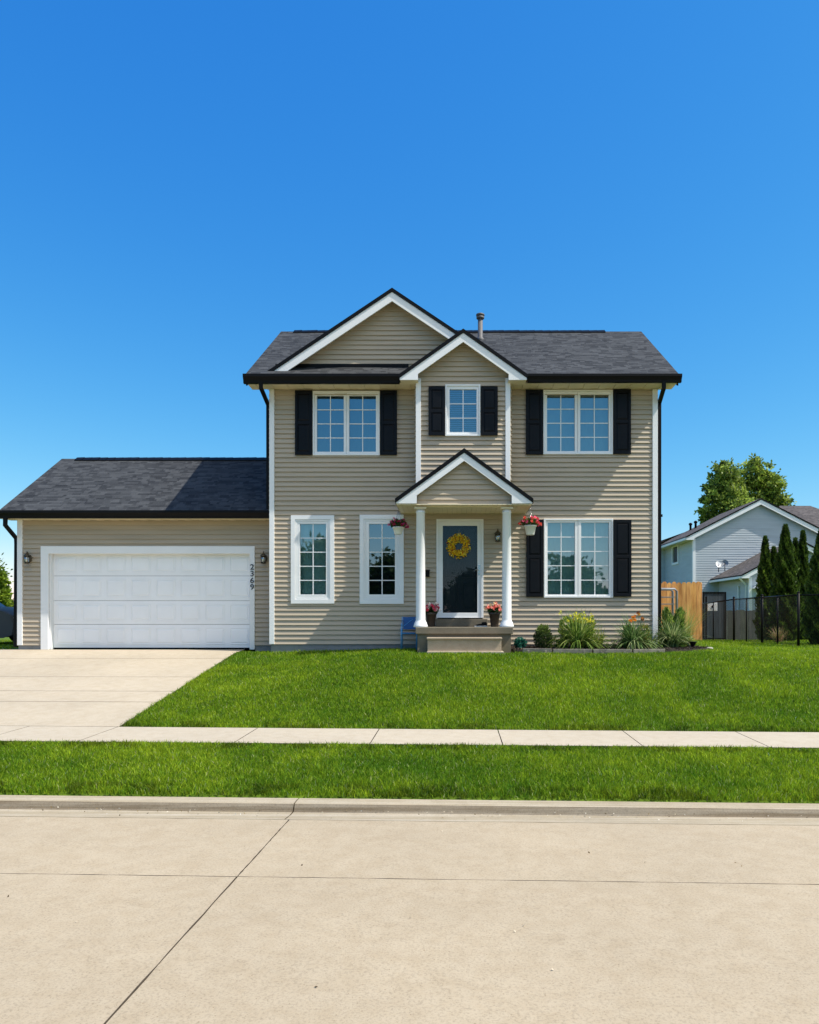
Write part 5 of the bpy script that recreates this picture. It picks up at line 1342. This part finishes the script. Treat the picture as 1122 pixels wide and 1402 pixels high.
# trees across the street, behind the camera: the windows mirror them
k = 0
for (x, y, h, lab) in ((-34, -44, 9.5, 'far left'), (-24, -46, 8.2, 'left'), (-14, -43, 9.6, 'second left'), (-6, -47, 8.8, 'middle left'), (3, -45, 7.2, 'middle right'), (12, -44, 7.9, 'second right'), (21, -46, 6.9, 'right'), (31, -43, 8.6, 'far right')):
    z0_ = T(x, y); rz = h*.36
    tree('street_tree', x, y, z0_, h, [(0, 0, h*.62, h*.34, h*.34, rz), (h*.28, 0, h*.42, h*.26, h*.26, h*.26), (-h*.28, .3, h*.45, h*.28, h*.26, h*.28), (0, 0, h*.25, h*.4, h*.3, h*.22), (h*.1, 0, h*.85, h*.16, h*.16, h*.15)], 8500, .62, (.02, .045, .012), (.06, .11, .02), f'green tree across the street, {lab} of the row mirrored in the windows', .25, 'trees across the street')

# ------------------------------------------------------------------ car at the left edge
cyc = 20.4; cx1_ = X(20, 19.5); zg = T(-13, 20)
car = empty('parked_car', (cx1_-2.3, cyc, zg), 'dark grey car parked left of the garage, mostly outside the left edge', 'car')
L0 = cx1_-4.6
body = [(0, .35), (.05, .85), (.35, .98), (1.0, 1.02), (3.2, 1.02), (3.55, 1.04), (4.3, .92), (4.52, .80), (4.6, .55), (4.56, .30), (4.35, .22), (.3, .22)]
mb = MB(); n = len(body); st = []
for yy, sc, zs in ((-.9, .975, .97), (-.86, 1, 1), (-.4, 1.005, 1.01), (.4, 1.005, 1.01), (.86, 1, 1), (.9, .975, .97)):
    st.append(mb.add([(L0+2.3+(a-2.3)*sc, cyc+yy, zg+.2+(b-.2)*zs) for a, b in body]))
for k in range(5):
    for q in range(n): mb.idx([st[k]+q, st[k]+(q+1) % n, st[k+1]+(q+1) % n, st[k+1]+q], 0, True)
mb.idx([st[0]+q for q in range(n)]); mb.idx([st[5]+q for q in range(n)][::-1])
mb.build('body', M['carpaint'], car, .02)
cab = [(.25, 1.0), (.55, 1.55), (1.0, 1.68), (2.2, 1.68), (2.6, 1.6), (3.4, 1.02)]
mb = MB(); n = len(cab); st = []
for yy, zs in ((-.78, 0), (-.66, 1), (.66, 1), (.78, 0)):
    st.append(mb.add([(L0+a, cyc+(yy if b < 1.1 else yy*.88 if zs == 0 else yy), zg+b) for a, b in cab]))
for k in range(3):
    for q in range(n-1): mb.idx([st[k]+q, st[k]+q+1, st[k+1]+q+1, st[k+1]+q], 1 if k != 1 or q in (0, 4) else 0, False)
mb.idx([st[0]+q for q in range(n)], 1); mb.idx([st[3]+q for q in range(n)][::-1], 1)
mb.build('cabin', [M['carpaint'], M['carglass']], car)
for (wxx, wyy) in ((.85, -.84), (3.75, -.84), (.85, .84), (3.75, .84)):
    mb = MB(); mb.lathe((0, 0, 0), [(.30, -.11), (.345, -.09), (.345, .09), (.30, .11)], 28); mb.v = [(L0+wxx+v[0], cyc+wyy+v[2], zg+.345+v[1]) for v in mb.v]; wo = mb.build('wheel', M['tyre'], car)
    mb = MB(); mb.lathe((0, 0, 0), [(.2, -.118), (.21, -.112), (.21, .112), (.2, .118)], 20); mb.v = [(L0+wxx+v[0], cyc+wyy+v[2], zg+.345+v[1]) for v in mb.v]; mb.build('rim', M['chrome'], wo)
for yy in (-.7, .7):
    mb = MB(); mb.box(L0+4.46, L0+4.575, cyc+yy-.15, cyc+yy+.15, zg+.62, zg+.75); mb.build('headlight', M['palegrey'], car, .02)
mb = MB(); mb.box(L0+4.45, L0+4.63, cyc-.8, cyc+.8, zg+.30, zg+.45); mb.build('bumper', M['tyre'], car, .02)
# concrete pad + clutter left of garage
mb = MB(); mb.prism([(-17, 17.6), (-10.25, 17.6), (-10.25, 23.5), (-17, 23.5)], 'z', T(-12, 19)-.1, T(-12, 19)+.004)
tag(mb.build('side_pad', M['found']), kind='structure')

# ------------------------------------------------------------------ light, sky, camera
sd = Vector((-.69, .20, -1.)).normalized()
sun = bpy.data.lights.new('sun', 'SUN'); sun.energy = 4.9; sun.angle = R(.55); sun.color = (1, .93, .82)
so = bpy.data.objects.new('sun', sun); C.objects.link(so); so.rotation_euler = (-sd).to_track_quat('Z', 'Y').to_euler(); so.location = (20, -5, 30)
wd = bpy.data.worlds.new('World'); bpy.context.scene.world = wd; wd.use_nodes = True; nt = wd.node_tree
bg = nt.nodes['Background']; sky = N(nt, 'ShaderNodeTexSky'); sky.sky_type = 'NISHITA'; sky.sun_disc = False
el = math.asin(-sd.z); az = math.atan2(-sd.x, -sd.y)
sky.sun_elevation = el; sky.sun_rotation = az; sky.altitude = 0; sky.air_density = 1.0; sky.dust_density = .15; sky.ozone_density = 4.
sr = N(nt, 'ShaderNodeSeparateColor'); nt.links.new(sky.outputs[0], sr.inputs[0]); vm = N(nt, 'ShaderNodeCombineColor')
for ch, (pw_, ml) in enumerate(((1.8, .25), (.95, .96), (.40, 2.80))):
    p_ = N(nt, 'ShaderNodeMath', operation='POWER'); p_.inputs[1].default_value = pw_; nt.links.new(sr.outputs[ch], p_.inputs[0])
    m_ = N(nt, 'ShaderNodeMath', operation='MULTIPLY'); m_.inputs[1].default_value = ml; nt.links.new(p_.outputs[0], m_.inputs[0]); nt.links.new(m_.outputs[0], vm.inputs[ch])
# unseen bright cloud added high behind the camera to brighten the shaded facade
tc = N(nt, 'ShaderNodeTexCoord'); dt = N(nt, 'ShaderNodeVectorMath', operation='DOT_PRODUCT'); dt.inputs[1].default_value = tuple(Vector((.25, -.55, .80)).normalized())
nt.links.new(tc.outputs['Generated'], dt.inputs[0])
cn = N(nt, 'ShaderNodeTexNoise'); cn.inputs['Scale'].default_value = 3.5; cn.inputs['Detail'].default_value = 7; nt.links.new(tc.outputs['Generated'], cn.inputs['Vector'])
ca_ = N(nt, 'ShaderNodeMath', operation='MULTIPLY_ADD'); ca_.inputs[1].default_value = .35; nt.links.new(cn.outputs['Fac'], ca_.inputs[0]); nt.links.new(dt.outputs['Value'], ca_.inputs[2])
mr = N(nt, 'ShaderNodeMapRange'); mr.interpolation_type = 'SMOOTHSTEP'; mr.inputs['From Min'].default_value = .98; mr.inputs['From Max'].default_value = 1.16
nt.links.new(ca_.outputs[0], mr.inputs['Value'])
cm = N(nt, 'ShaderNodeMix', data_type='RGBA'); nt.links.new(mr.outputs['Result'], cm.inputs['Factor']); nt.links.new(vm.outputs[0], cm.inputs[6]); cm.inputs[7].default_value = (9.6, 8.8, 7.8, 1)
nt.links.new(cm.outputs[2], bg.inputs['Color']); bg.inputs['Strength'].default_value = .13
cam = bpy.data.cameras.new('camera'); co = bpy.data.objects.new('camera', cam); C.objects.link(co)
co.location = (0, 0, ZC); co.rotation_euler = (R(90), 0, 0); cam.sensor_fit = 'HORIZONTAL'; cam.sensor_width = 36
cam.lens = F/1122*36; cam.shift_x = -(PX0-561)/1122; cam.shift_y = (PY0-701)/1122; cam.clip_end = 2000; cam.clip_start = .1
sc = bpy.context.scene; sc.camera = co
sc.view_settings.view_transform = 'Standard'; sc.view_settings.look = 'None'; sc.view_settings.exposure = .38; sc.view_settings.gamma = 1
